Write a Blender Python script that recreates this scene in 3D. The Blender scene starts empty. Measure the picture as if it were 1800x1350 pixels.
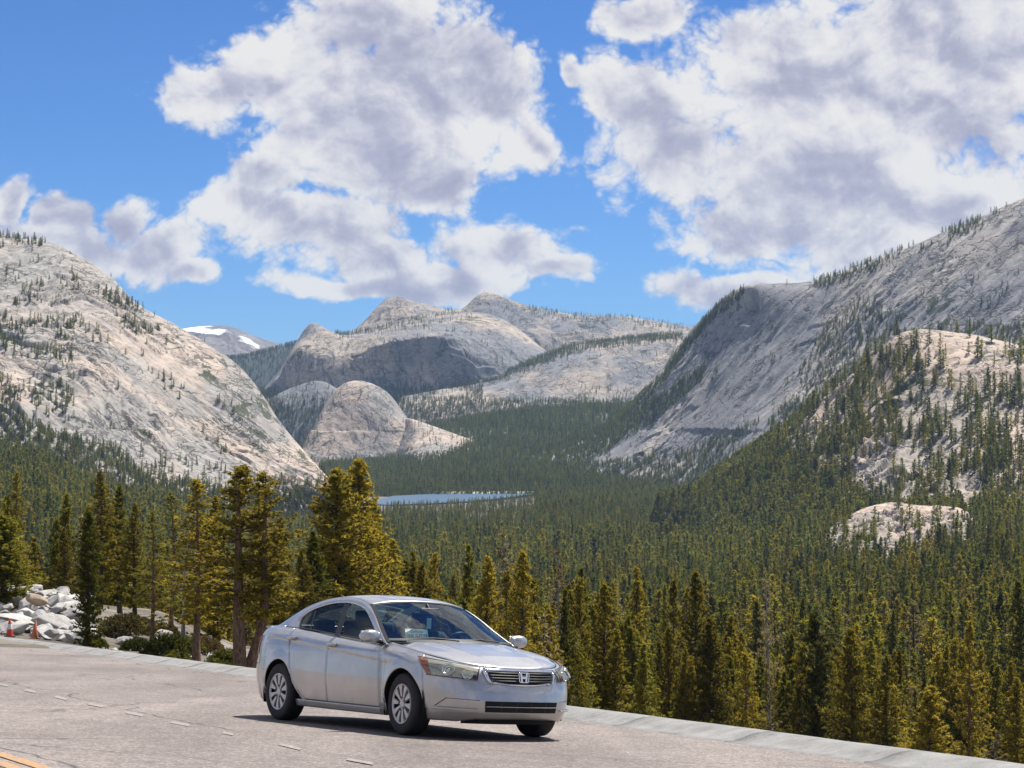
import bpy, math, random
import numpy as np
from mathutils import Vector, Matrix

# ------------------------------------------------------------------ camera, sky, sun, exposure
scene = bpy.context.scene
F = 3850.0            # focal length in pixels of an 1800 px wide frame
HOR = 750.0           # row of the true horizon
PITCH = math.atan((HOR - 675.0) / F)
CP, SP = math.cos(PITCH), math.sin(PITCH)

cam_data = bpy.data.cameras.new("camera")
cam_data.sensor_width = 36.0
cam_data.lens = F / 1800.0 * 36.0
cam_data.clip_start = 0.2
cam_data.clip_end = 60000.0
cam = bpy.data.objects.new("camera", cam_data)
scene.collection.objects.link(cam)
cam.location = (0, 0, 0)
cam.rotation_euler = (math.pi / 2 + PITCH, 0, 0)
scene.camera = cam

SUN_AZ = math.radians(38.0)      # clockwise from +Y (the viewing direction)
SUN_EL = math.radians(62.0)
SUN_DIR = Vector((math.sin(SUN_AZ) * math.cos(SUN_EL), math.cos(SUN_AZ) * math.cos(SUN_EL), math.sin(SUN_EL)))
sun_data = bpy.data.lights.new("sun", 'SUN')
sun_data.energy = 5.0
sun_data.angle = math.radians(0.53)
sun_data.color = (1.0, 0.955, 0.88)
sun = bpy.data.objects.new("sun", sun_data)
scene.collection.objects.link(sun)
sun.rotation_euler = (-SUN_DIR).to_track_quat('-Z', 'Y').to_euler()

scene.view_settings.view_transform = 'Standard'
scene.view_settings.look = 'None'
scene.view_settings.gamma = 1.0
scene.view_settings.use_curve_mapping = False
scene.view_settings.exposure = 0.65
scene.cycles.use_denoising = True
scene.cycles.denoiser = 'OPENIMAGEDENOISE'
scene.cycles.max_bounces = 6
scene.cycles.diffuse_bounces = 4
scene.cycles.glossy_bounces = 4
scene.cycles.transmission_bounces = 6
scene.cycles.transparent_max_bounces = 10
scene.cycles.volume_bounces = 0
scene.cycles.use_adaptive_sampling = True
scene.cycles.adaptive_threshold = 0.012


class NT:
    """small wrapper that writes node trees as expressions"""
    def __init__(self, tree):
        self.t = tree
    def node(self, kind, **kw):
        n = self.t.nodes.new(kind)
        for k, v in kw.items():
            setattr(n, k, v)
        return n
    def put(self, sock, v):
        if isinstance(v, bpy.types.NodeSocket):
            self.t.links.new(v, sock)
        elif v is not None:
            if hasattr(sock.default_value, '__len__') and not hasattr(v, '__len__'):
                v = [v] * len(sock.default_value)
            if hasattr(v, '__len__') and len(sock.default_value) == 4 and len(v) == 3:
                v = (*v, 1.0)
            sock.default_value = v
    def m(self, op, a, b=None, c=None, clamp=False):
        n = self.node('ShaderNodeMath', operation=op, use_clamp=clamp)
        self.put(n.inputs[0], a)
        if b is not None: self.put(n.inputs[1], b)
        if c is not None: self.put(n.inputs[2], c)
        return n.outputs[0]
    def vm(self, op, a, b=None, out=0, s=None):
        n = self.node('ShaderNodeVectorMath', operation=op)
        self.put(n.inputs[0], a)
        if b is not None: self.put(n.inputs[1], b)
        if s is not None: self.put(n.inputs['Scale'], s)
        return n.outputs[out]
    def mapr(self, v, a, b, c=0.0, d=1.0, kind='SMOOTHSTEP'):
        n = self.node('ShaderNodeMapRange', interpolation_type=kind)
        for s, x in zip(n.inputs, (v, a, b, c, d)): self.put(s, x)
        return n.outputs[0]
    def mix(self, f, a, b, mode='MIX'):
        n = self.node('ShaderNodeMix', data_type='RGBA', blend_type=mode)
        self.put(n.inputs[0], f); self.put(n.inputs[6], a); self.put(n.inputs[7], b)
        return n.outputs[2]
    def noise(self, vec, scale, detail=4, rough=0.5, dist=0.0, kind='FBM', lac=2.0, out=0):
        n = self.node('ShaderNodeTexNoise', noise_type=kind, normalize=True)
        self.put(n.inputs['Vector'], vec)
        for k, v in (('Scale', scale), ('Detail', detail), ('Roughness', rough), ('Distortion', dist), ('Lacunarity', lac)):
            self.put(n.inputs[k], v)
        return n.outputs[out]
    def voro(self, vec, scale, feature='F1', detail=0.0, rough=0.5, out=0, rand=1.0):
        n = self.node('ShaderNodeTexVoronoi', feature=feature)
        self.put(n.inputs['Vector'], vec); self.put(n.inputs['Scale'], scale)
        self.put(n.inputs['Randomness'], rand)
        if 'Detail' in n.inputs: self.put(n.inputs['Detail'], detail); self.put(n.inputs['Roughness'], rough)
        return n.outputs[out]
    def mapping(self, vec, loc=(0, 0, 0), rot=(0, 0, 0), scale=(1, 1, 1)):
        n = self.node('ShaderNodeMapping')
        self.put(n.inputs[0], vec); self.put(n.inputs[1], loc); self.put(n.inputs[2], rot); self.put(n.inputs[3], scale)
        return n.outputs[0]
    def ramp(self, f, stops, interp='LINEAR'):
        n = self.node('ShaderNodeValToRGB')
        n.color_ramp.interpolation = interp
        els = n.color_ramp.elements
        while len(els) < len(stops): els.new(0.5)
        for e, (p, c) in zip(els, stops):
            e.position = p; e.color = (*c, 1.0) if len(c) == 3 else c
        self.put(n.inputs[0], f)
        return n.outputs[0]


# ---- world: clear mountain sky with fair-weather cumulus, written over the direction of view
world = bpy.data.worlds.new("World")
scene.world = world
world.use_nodes = True
world.node_tree.nodes.clear()

CLOUDS = [  # direction (px of the 1800 frame, horizon 750), radii, weight
    (640, 45, 150, 110, 1.0), (700, 150, 240, 130, 1.1), (560, 150, 190, 110, 1.0), (400, 165, 120, 80, 1.0),
    (850, 160, 170, 110, 1.0), (945, 235, 70, 75, .9), (660, 270, 240, 110, 1.0), (770, 320, 130, 60, .9),
    (430, 370, 130, 60, .9), (560, 400, 190, 85, 1.0), (650, 450, 150, 60, .9), (880, 430, 160, 65, 1.0),
    (800, 495, 210, 45, .85),
    (38, 385, 40, 60, .9), (118, 395, 48, 65, .95), (200, 385, 62, 50, .95), (110, 450, 140, 60, 1.0), (290, 450, 110, 90, .85),
    (480, 320, 110, 60, .8), (980, 470, 90, 50, .7), (700, 515, 240, 40, .75), (350, 500, 120, 40, .6), (1050, 120, 60, 60, .5),
    (1440, 150, 330, 150, 1.1), (1690, 130, 330, 230, 1.15), (1140, 165, 105, 85, .95), (1180, 30, 110, 60, .9),
    (1190, 260, 150, 80, 1.0), (1500, 310, 330, 130, 1.15), (1330, 385, 190, 85, 1.0), (1640, 400, 300, 140, 1.15),
    (1270, 495, 170, 55, .95),
]

def build_world():
    # group: fine cloud structure for a direction vector
    g = bpy.data.node_groups.new("cloud_structure", 'ShaderNodeTree')
    g.interface.new_socket('Vector', in_out='INPUT', socket_type='NodeSocketVector')
    g.interface.new_socket('Density', in_out='OUTPUT', socket_type='NodeSocketFloat')
    q = NT(g)
    gi = q.node('NodeGroupInput'); go = q.node('NodeGroupOutput')
    dd = gi.outputs[0]
    n1 = q.noise(dd, 38.0, 8, .60)
    bil = None
    for sc_, k_ in ((30., .46), (70., .38), (160., .24), (370., .12)):
        t_ = q.m('MULTIPLY', q.m('ABSOLUTE', q.m('MULTIPLY_ADD', q.noise(dd, sc_, 0, .5), 2.0, -1.0)), k_)
        bil = t_ if bil is None else q.m('ADD', bil, t_)
    nn = q.m('ADD', q.m('MULTIPLY', q.m('SUBTRACT', n1, .5), 1.9), q.m('MULTIPLY', q.m('SUBTRACT', bil, .21), 1.5))
    q.put(go.inputs[0], nn)

    w = NT(world.node_tree)
    out = w.node('ShaderNodeOutputWorld')
    bg = w.node('ShaderNodeBackground')
    sky = w.node('ShaderNodeTexSky', sky_type='NISHITA')
    sky.sun_disc = False
    sky.sun_elevation = SUN_EL
    sky.sun_rotation = SUN_AZ
    sky.altitude = 2600
    sky.air_density = 1.0
    sky.dust_density = 0.35
    sky.ozone_density = 2.2
    tc = w.node('ShaderNodeTexCoord')
    d = w.vm('NORMALIZE', tc.outputs['Generated'])
    sep = w.node('ShaderNodeSeparateXYZ'); w.put(sep.inputs[0], d)
    az = w.m('ARCTAN2', sep.outputs[0], sep.outputs[1])
    el = w.m('ARCSINE', sep.outputs[2])
    # warped so that no outline is an ellipse
    w1 = w.vm('SUBTRACT', w.noise(d, 13.0, 2, .55, out=1), (.5, .5, .5))
    ws = w.node('ShaderNodeSeparateXYZ'); w.put(ws.inputs[0], w1)
    comb = w.node('ShaderNodeCombineXYZ')
    w.put(comb.inputs[0], w.m('MULTIPLY_ADD', ws.outputs[0], .075, az)); w.put(comb.inputs[1], w.m('MULTIPLY_ADD', ws.outputs[1], .045, el))
    p = comb.outputs[0]
    acc = None
    for (u, v, ru, rv, wt) in CLOUDS:
        n = w.node('ShaderNodeVectorMath', operation='MULTIPLY_ADD')
        kx, ky = F / (ru * wt), F / (rv * wt)
        w.put(n.inputs[0], p); w.put(n.inputs[1], (kx, ky, 0)); w.put(n.inputs[2], (-(u - 900) / F * kx, -(HOR - v) / F * ky, 0))
        f = w.vm('LENGTH', n.outputs[0], out=1)
        acc = f if acc is None else w.m('SMOOTH_MIN', acc, f, .12)
    acc = w.m('SUBTRACT', 1.0, acc)
    # everywhere else the same kind of sky goes on
    gen = w.m('MULTIPLY_ADD', w.noise(d, 5.0, 3, .5), 6.0, -2.9)
    inside = w.m('MULTIPLY', w.mapr(w.m('ABSOLUTE', az), .25, .34, 1, 0), w.mapr(el, .19, .26, 1, 0))
    acc = w.m('MAXIMUM', acc, w.m('MULTIPLY_ADD', inside, -6.0, gen))
    acc = w.m('SUBTRACT', w.m('MINIMUM', acc, .85), CLOUD_T)
    dw = w.vm('MULTIPLY', w.vm('ADD', d, w.vm('SCALE', w1, s=.022)), (1, 1, 1.2))
    def fine(off):
        n = w.node('ShaderNodeGroup'); n.node_tree = g
        w.put(n.inputs[0], w.vm('ADD', dw, off) if off else dw)
        return n.outputs[0]
    f0 = fine(None)
    d0 = w.m('MULTIPLY_ADD', f0, .62, acc)
    mask = w.mapr(d0, -.06, .36)
    # light: billows turned to the sun are white, thick parts and undersides grey
    def soft(off):
        v_ = w.vm('ADD', dw, off) if off else dw
        a_ = w.m('MULTIPLY', w.noise(v_, 24.0, 5, .52), 2.0)
        b_ = w.m('ABSOLUTE', w.m('MULTIPLY_ADD', w.noise(v_, 30.0, 0, .5), 2.0, -1.0))
        return w.m('MULTIPLY_ADD', b_, .7, a_)
    rim = w.m('SUBTRACT', soft(None), soft((.007, 0, .015)))
    thick = w.mapr(w.m('MULTIPLY_ADD', f0, .25, acc), .10, .95)
    rim = w.m('MULTIPLY_ADD', w.m('SUBTRACT', f0, fine((.0022, 0, .0055))), .55, rim)
    lit = w.m('ADD', w.m('MULTIPLY', rim, .80), w.m('MULTIPLY_ADD', thick, -.52, .86))
    lit = w.m('ADD', lit, w.m('MULTIPLY', w.m('SUBTRACT', w.noise(dw, 13.0, 2, .5), .5), .55))
    lit = w.m('ADD', lit, w.m('MULTIPLY', f0, .16))
    col = w.ramp(lit, [(.0, (.46, .475, .62)), (.3, (.55, .56, .70)), (.52, (.69, .695, .80)), (.76, (.87, .87, .91)), (1., (.98, .97, .96))], 'LINEAR')
    hs = w.node('ShaderNodeHueSaturation'); w.put(hs.inputs['Saturation'], 1.05); w.put(hs.inputs['Value'], SKY_GAIN)
    w.put(hs.inputs['Color'], sky.outputs[0])
    skyc = w.mix(1.0, hs.outputs[0], (.47, .745, 1.13), 'MULTIPLY')
    cl = w.mix(1.0, col, (CLOUD_GAIN,) * 3, 'MULTIPLY')
    c = w.mix(mask, skyc, cl)
    w.put(bg.inputs[0], c)
    bg.inputs[1].default_value = 0.1
    w.t.links.new(bg.outputs[0], out.inputs[0])

SKY_GAIN = 0.62
CLOUD_T = 0.07
CLOUD_GAIN = 5.5
build_world()
world.cycles.sampling_method = 'MANUAL'
world.cycles.sample_map_resolution = 512


# ------------------------------------------------------------------ helpers
col = scene.collection

def ray(u, v):
    a, b = (u - 900.0) / F, (675.0 - v) / F
    return np.array([a, CP - b * SP, SP + b * CP])

def at(u, v, d):
    """point seen in direction (u, v) at distance d along +Y"""
    r = ray(u, v)
    return r * (d / r[1])

def pix(P):
    """direction of world points, in px of the 1800 frame"""
    P = np.asarray(P, float)
    yy = P[..., 1] * CP + P[..., 2] * SP
    zz = -P[..., 1] * SP + P[..., 2] * CP
    return 900 + F * P[..., 0] / yy, 675 - F * zz / yy

def tag(o, label=None, cat=None, group=None, kind=None):
    if label: o["label"] = label
    if cat: o["category"] = cat
    if group: o["group"] = group
    if kind: o["kind"] = kind
    return o

def mesh_obj(name, verts, faces, mat=None, parent=None, smooth=False, link=True):
    me = bpy.data.meshes.new(name)
    me.from_pydata([tuple(map(float, v)) for v in verts] if not isinstance(verts, np.ndarray) else verts.tolist(), [], faces if not isinstance(faces, np.ndarray) else faces.tolist())
    if smooth: me.polygons.foreach_set('use_smooth', [True] * len(me.polygons))
    if mat is not None: me.materials.append(mat)
    me.update()
    o = bpy.data.objects.new(name, me)
    if link: col.objects.link(o)
    if parent is not None: o.parent = parent
    return o

def empty(name, loc=(0, 0, 0), rz=0.0):
    o = bpy.data.objects.new(name, None)
    o.empty_display_size = .3
    col.objects.link(o)
    o.location = loc; o.rotation_euler = (0, 0, rz)
    return o

def grid_faces(n, m):
    i, j = np.meshgrid(np.arange(n - 1), np.arange(m - 1), indexing='ij')
    a = i * m + j
    return np.stack([a, a + m, a + m + 1, a + 1], -1).reshape(-1, 4)

# vectorised gradient noise
_rng = np.random.default_rng(5)
_perm = _rng.permutation(4096).astype(np.int64)
_perm = np.concatenate([_perm, _perm, _perm])
_grad = _rng.normal(size=(4096, 3)); _grad /= np.linalg.norm(_grad, axis=1, keepdims=True)

def perlin(P):
    P = np.asarray(P, float)
    i = np.floor(P).astype(np.int64); f = P - i
    i &= 1023
    w = f * f * f * (f * (f * 6 - 15) + 10)
    r = 0
    for dx in (0, 1):
        for dy in (0, 1):
            for dz in (0, 1):
                h = _perm[_perm[_perm[i[..., 0] + dx] + i[..., 1] + dy] + i[..., 2] + dz]
                gr = _grad[h]
                dot = gr[..., 0] * (f[..., 0] - dx) + gr[..., 1] * (f[..., 1] - dy) + gr[..., 2] * (f[..., 2] - dz)
                r = r + dot * (w[..., 0] if dx else 1 - w[..., 0]) * (w[..., 1] if dy else 1 - w[..., 1]) * (w[..., 2] if dz else 1 - w[..., 2])
    return r * 1.5

def fbm(P, oct=4, gain=.5, ridged=False):
    P = np.asarray(P, float); a = 1.0; s = 0; k = 1.0
    for o in range(oct):
        n = perlin(P * k + o * 17.3)
        s = s + a * ((1 - 2 * np.abs(n)) if ridged else n)
        a *= gain; k *= 2.03
    return s

def poly_mask(u, v, poly):
    inside = np.zeros(np.shape(u), bool)
    n = len(poly)
    for k in range(n):
        x1, y1 = poly[k]; x2, y2 = poly[(k + 1) % n]
        c = ((y1 > v) != (y2 > v)) & (u < (x2 - x1) * (v - y1) / (y2 - y1 + 1e-9) + x1)
        inside ^= c
    return inside


# ------------------------------------------------------------------ materials
def new_mat(name):
    m = bpy.data.materials.new(name)
    m.use_nodes = True
    m.node_tree.nodes.clear()
    q = NT(m.node_tree)
    out = q.node('ShaderNodeOutputMaterial')
    return m, q, out

def principled(q, out, color=None, rough=.5, metal=0.0, spec=.5, normal=None, **kw):
    b = q.node('ShaderNodeBsdfPrincipled')
    q.put(b.inputs['Base Color'], color); q.put(b.inputs['Roughness'], rough); q.put(b.inputs['Metallic'], metal)
    q.put(b.inputs['Specular IOR Level'], spec)
    if normal is not None: q.put(b.inputs['Normal'], normal)
    for k, v in kw.items(): q.put(b.inputs[k], v)
    if out is not None: q.t.links.new(b.outputs[0], out.inputs[0])
    return b

def bump(q, h, strength=.5, dist=.1):
    n = q.node('ShaderNodeBump'); q.put(n.inputs['Strength'], strength); q.put(n.inputs['Distance'], dist); q.put(n.inputs['Height'], h)
    return n.outputs[0]

def simple(name, color, rough=.5, metal=0.0, spec=.5, vary=.12, scale=6.0, **kw):
    m, q, out = new_mat(name)
    tc = q.node('ShaderNodeTexCoord')
    n = q.noise(tc.outputs['Object'], scale, 4, .6)
    f = q.m('MULTIPLY_ADD', q.m('SUBTRACT', n, .5), 2 * vary, 1.0)
    c = q.mix(1.0, (*color, 1), f, 'MULTIPLY')
    principled(q, out, c, rough, metal, spec, **kw)
    return m

def granite_mat(name, warm, grey, dark, S=1.0, streak_rot=0.0, crack=1.0, veg=0.0, snow=0.0, bump_d=1.0, upper=None):
    """pale mountain granite: warm and grey zones, dark water streaks, joint cracks; S = metres scale"""
    m, q, out = new_mat(name)
    geo = q.node('ShaderNodeNewGeometry')
    P = geo.outputs['Position']
    warp = q.vm('SCALE', q.vm('SUBTRACT', q.noise(P, .02 / S, 4, .6, out=1), (.5, .5, .5)), s=40 * S)
    PW = q.vm('ADD', P, warp)
    big = q.noise(PW, .006 / S, 5, .6)
    zone = q.mapr(big, .42, .58)
    if upper:   # the older, weathered rock of the summit is grey
        sz = q.node('ShaderNodeSeparateXYZ'); q.put(sz.inputs[0], PW)
        zone = q.m('MULTIPLY', zone, q.mapr(sz.outputs[2], upper[0], upper[1], 1, .35))
    c = q.mix(zone, (*grey, 1), (*warm, 1))
    med = q.noise(PW, .05 / S, 6, .65)
    c = q.mix(1.0, c, q.mapr(med, .2, .8, .62, 1.32, 'LINEAR'), 'MULTIPLY')
    # streaks running down the slabs
    PR = q.mapping(PW, rot=(0, streak_rot, 0))
    st = q.mapping(PR, scale=(.06 / S, .02 / S, .006 / S))
    sn = q.noise(st, 2.2, 6, .62)
    c = q.mix(q.mapr(sn, .53, .68, 0, .8), c, (*dark, 1))
    # long curving sheet joints along and across the dip
    jl = None
    for sc_, th, lo in (((.030, .012, .0045), .010, .40), ((.07, .03, .012), .014, .44), ((.006, .010, .035), .012, .46)):
        jn = q.noise(q.mapping(PR, scale=tuple(t / S for t in sc_)), 1.0, 4, .55)
        ln = q.m('MULTIPLY', q.mapr(q.m('ABSOLUTE', q.m('SUBTRACT', jn, .5)), th * .35, th, 1, 0), q.mapr(q.noise(P, .011 / S, 3, .5), lo, lo + .12))
        jl = ln if jl is None else q.m('MAXIMUM', jl, ln)
    # joints
    cm = q.mapping(PW, rot=(.3, .5 + streak_rot, .2), scale=(.02 / S, .02 / S, .055 / S))
    ed = q.voro(cm, 1.0, 'DISTANCE_TO_EDGE')
    ck = q.m('MULTIPLY', q.mapr(ed, .0, .035, 1, 0), q.mapr(q.noise(P, .013 / S, 3, .5), .42, .56))
    cm2 = q.mapping(PW, rot=(.2, -.3 + streak_rot, .5), scale=(.05 / S, .05 / S, .14 / S))
    ed2 = q.voro(cm2, 1.0, 'DISTANCE_TO_EDGE')
    ck2 = q.m('MULTIPLY', q.mapr(ed2, .0, .05, 1, 0), q.mapr(q.noise(P, .02 / S, 3, .5), .48, .6))
    ckk = q.m('MULTIPLY', q.m('MAXIMUM', q.m('MAXIMUM', ck, ck2), jl), crack, clamp=True)
    c = q.mix(q.m('MULTIPLY', ckk, .8), c, (.035, .035, .03, 1))
    if veg > 0:
        vn = q.m('ADD', q.noise(PW, .03 / S, 6, .7), q.m('MULTIPLY', q.m('SUBTRACT', q.noise(P, .005 / S, 2, .5), .5), .5))
        c = q.mix(q.mapr(vn, .66 - .16 * veg, .70 - .16 * veg, 0, .85), c, (.045, .055, .025, 1))
    if snow > 0:
        sn2 = q.noise(q.mapping(PW, scale=(.004 / S, .004 / S, .012 / S)), 1.0, 4, .5)
        c = q.mix(q.mapr(sn2, .60 - .1 * snow, .62 - .1 * snow), c, (.85, .87, .9, 1))
    fine = q.noise(P, .35 / S, 5, .65)
    c = q.mix(1.0, c, q.mapr(fine, .25, .75, .78, 1.2, 'LINEAR'), 'MULTIPLY')
    h = q.m('ADD', q.m('MULTIPLY', fine, .6), q.m('ADD', q.m('MULTIPLY', med, .8), q.m('MULTIPLY', ckk, -1.0)))
    principled(q, out, c, .9, 0, .2, normal=bump(q, h, .55, bump_d * S))
    return m

def foliage_mat(name, c1, c2, c3, trans=.35):
    m, q, out = new_mat(name)
    oi = q.node('ShaderNodeObjectInfo')
    at_ = q.node('ShaderNodeAttribute', attribute_name='tuft')
    r = q.m('ADD', q.m('MULTIPLY', at_.outputs['Fac'], .5), q.m('MULTIPLY', oi.outputs['Random'], .5))
    c = q.ramp(r, [(.1, c1), (.5, c2), (.9, c3)])
    hv = q.node('ShaderNodeHueSaturation')
    q.put(hv.inputs['Value'], q.mapr(oi.outputs['Random'], 0, 1, .75, 1.25, 'LINEAR'))
    q.put(hv.inputs['Color'], c)
    c = hv.outputs[0]
    b = principled(q, None, c, .65, 0, .25)
    t = q.node('ShaderNodeBsdfTranslucent'); q.put(t.inputs[0], q.mix(1.0, c, (1.25, 1.15, .6, 1), 'MULTIPLY'))
    mx = q.node('ShaderNodeMixShader'); q.put(mx.inputs[0], trans)
    q.t.links.new(b.outputs[0], mx.inputs[1]); q.t.links.new(t.outputs[0], mx.inputs[2])
    q.t.links.new(mx.outputs[0], out.inputs[0])
    return m

# ------------------------------------------------------------------ road, kerb, ground
ROAD0 = np.array([-0.4228, 23.4999, -3.3067]); RNX, RNY, RNZ = 0.04157, 0.09192, 0.99490

def road_z(x, y):
    return ROAD0[2] - (RNX * (x - ROAD0[0]) + RNY * (y - ROAD0[1])) / RNZ

def road_at(u, v, lift=0.0):
    r = ray(u, v)
    n = np.array([RNX, RNY, RNZ])
    t = (n @ ROAD0 + lift * RNZ) / (n @ r)
    return r * t

_ky = np.array([-30., 0, 14, 20.6, 29.3, 42.9, 60, 78, 96, 125, 160])
_kx = np.array([20.5, 10.6, 6.05, 3.75, .70, -5.0, -11.6, -18.6, -26.0, -39.0, -56.0])
def kerb_x(y):
    # smooth through the surveyed points
    y = np.asarray(y, float)
    return (np.interp(y - 4, _ky, _kx) + np.interp(y, _ky, _kx) * 2 + np.interp(y + 4, _ky, _kx)) / 4

def asphalt_mat():
    m, q, out = new_mat("asphalt")
    geo = q.node('ShaderNodeNewGeometry'); P = geo.outputs['Position']
    v = q.node('ShaderNodeTexVoronoi', feature='F1'); q.put(v.inputs['Vector'], P); q.put(v.inputs['Scale'], 60.0)
    sepc = q.node('ShaderNodeSeparateColor'); q.put(sepc.inputs[0], v.outputs['Color'])
    agg = sepc.outputs[0]
    c = q.ramp(agg, [(0, (.115, .096, .086)), (.45, (.185, .157, .142)), (.8, (.235, .200, .182)), (1, (.36, .32, .295))])
    v2 = q.node('ShaderNodeTexVoronoi', feature='F1'); q.put(v2.inputs['Vector'], P); q.put(v2.inputs['Scale'], 22.0)
    sc2 = q.node('ShaderNodeSeparateColor'); q.put(sc2.inputs[0], v2.outputs['Color'])
    c = q.mix(1.0, c, q.mapr(sc2.outputs[1], 0, 1, .80, 1.18, 'LINEAR'), 'MULTIPLY')
    big = q.noise(q.mapping(P, rot=(0, 0, -.38), scale=(1, .18, 1)), .55, 5, .6)
    c = q.mix(1.0, c, q.mapr(big, .3, .7, .70, 1.22, 'LINEAR'), 'MULTIPLY')
    blot = q.noise(P, 1.7, 5, .65)
    c = q.mix(1.0, c, q.mapr(blot, .3, .7, .86, 1.12, 'LINEAR'), 'MULTIPLY')
    # tyre-darkened tracks and tar-filled cracks
    lane = q.mapping(P, rot=(0, 0, -.40), scale=(1, 1, 1))
    sp = q.node('ShaderNodeSeparateXYZ'); q.put(sp.inputs[0], lane)
    wob = q.noise(lane, .35, 3, .5)
    xx = q.m('ADD', sp.outputs[0], q.m('MULTIPLY', wob, 1.6))
    line = q.m('ABSOLUTE', q.m('SUBTRACT', q.m('FRACT', q.m('MULTIPLY', xx, .36)), .5))
    tar = q.m('MULTIPLY', q.mapr(line, .0, .016, 1, 0), q.mapr(q.noise(P, .22, 3, .5), .44, .54))
    ce = q.voro(q.vm('ADD', P, q.vm('SCALE', q.noise(P, 1.2, 4, .6, out=1), s=.9)), .22, 'DISTANCE_TO_EDGE')
    crk = q.m('MULTIPLY', q.mapr(ce, .0, .009, 1, 0), q.mapr(q.noise(P, .3, 3, .5), .44, .56))
    dk = q.m('MAXIMUM', tar, crk)
    c = q.mix(q.m('MULTIPLY', dk, .75), c, (.035, .032, .032, 1))
    h = q.m('ADD', q.m('MULTIPLY', agg, .5), q.m('MULTIPLY', dk, -1.5))
    principled(q, out, c, .82, 0, .3, normal=bump(q, h, .45, .008))
    return m

def concrete_mat():
    m, q, out = new_mat("kerb_concrete")
    geo = q.node('ShaderNodeNewGeometry'); P = geo.outputs['Position']
    n = q.noise(P, 3.0, 6, .65); n2 = q.noise(P, 40.0, 4, .7)
    c = q.ramp(n, [(.25, (.155, .152, .145)), (.5, (.235, .232, .222)), (.75, (.295, .29, .28))])
    c = q.mix(1.0, c, q.mapr(n2, .3, .7, .85, 1.13, 'LINEAR'), 'MULTIPLY')
    ce = q.voro(q.vm('ADD', P, q.vm('SCALE', q.noise(P, 2.2, 4, .6, out=1), s=.7)), .5, 'DISTANCE_TO_EDGE')
    crk = q.m('MULTIPLY', q.mapr(ce, .0, .010, 1, 0), q.mapr(q.noise(P, .6, 3, .5), .5, .6))
    c = q.mix(q.m('MULTIPLY', crk, .7), c, (.05, .045, .04, 1))
    scuff = q.mapr(q.noise(q.mapping(P, scale=(1, .5, 1)), 5.0, 5, .7), .66, .72)
    c = q.mix(q.m('MULTIPLY', scuff, .5), c, (.50, .48, .45, 1))
    principled(q, out, c, .85, 0, .3, normal=bump(q, q.m('ADD', n2, q.m('MULTIPLY', crk, -1.5)), .35, .01))
    return m

MAT_ASPHALT = asphalt_mat()
MAT_KERB = concrete_mat()

def paint_mat(name, c, wear):
    m, q, out = new_mat(name)
    geo = q.node('ShaderNodeNewGeometry'); P = geo.outputs['Position']
    n = q.noise(P, 26.0, 5, .75)
    cc = q.mix(q.mapr(n, wear, wear + .05), (.24, .20, .185, 1), (*c, 1))
    cc = q.mix(1.0, cc, q.mapr(q.noise(P, 90, 3, .6), .3, .7, .75, 1.15, 'LINEAR'), 'MULTIPLY')
    principled(q, out, cc, .7, 0, .3)
    return m
MAT_WHITE_PAINT = paint_mat("worn_white_paint", (.34, .315, .29), .50)
MAT_YELLOW_PAINT = paint_mat("worn_yellow_paint", (.55, .27, .045), .48)

# the road sheet
ys = np.concatenate([np.arange(-30, 60, .75), np.arange(60, 150, 2.0)])
ts = np.linspace(0, 1, 90) ** .8
V = []
for y in ys:
    xk = float(kerb_x(y))
    xs = -75 + (xk + .05 + 75) * ts
    zz = road_z(xs, y) + .003 * fbm(np.stack([xs / 3.0, np.full_like(xs, y / 5.0), xs * 0], -1), 3)
    V.append(np.stack([xs, np.full_like(xs, y), zz], -1))
V = np.array(V).reshape(-1, 3)
road = mesh_obj("road", V, grid_faces(len(ys), len(ts))[:, ::-1], MAT_ASPHALT, smooth=True)
tag(road, kind="structure")

# worn paint ticks, projected onto the road where they lie
for (u1, v1, u2, v2, th) in [(-8, 1200.5, 15, 1204, 2.4), (42, 1211, 64, 1215, 3.0), (95, 1222.5, 119, 1227.5, 3.2), (153, 1235, 183, 1240.5, 3.2),
                             (220, 1250, 253, 1256, 3.4), (299, 1267, 334, 1273, 3.6), (389, 1285.5, 412, 1289.5, 3.2), (490, 1306, 530, 1315, 3.4), (608, 1332, 657, 1340.5, 3.6)]:
    pts = [road_at(u1 + 4, v1, .007), road_at(u2, v2, .007), road_at(u2 - 3, v2 + th, .007), road_at(u1, v1 + th, .007)]
    o = mesh_obj("paint_tick", pts, [(0, 3, 2, 1)], MAT_WHITE_PAINT, road)
for (a, b, w) in [((0, 1325), (86, 1352), .13), ((-8, 1338), (40, 1354), .13)]:
    p, q_ = road_at(*a, .007), road_at(*b, .007)
    dr = (q_ - p) / np.linalg.norm(q_ - p); nn = np.array([-dr[1], dr[0], 0]); nn /= np.linalg.norm(nn)
    L0, L1 = p - dr * 30, q_ + dr * 9
    seg = [L0 + nn * w / 2, L1 + nn * w / 2, L1 - nn * w / 2, L0 - nn * w / 2]
    seg = [np.array([s[0], s[1], road_z(s[0], s[1]) + .007]) for s in seg]
    mesh_obj("yellow_line", seg, [(0, 3, 2, 1)], MAT_YELLOW_PAINT, road)

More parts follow.
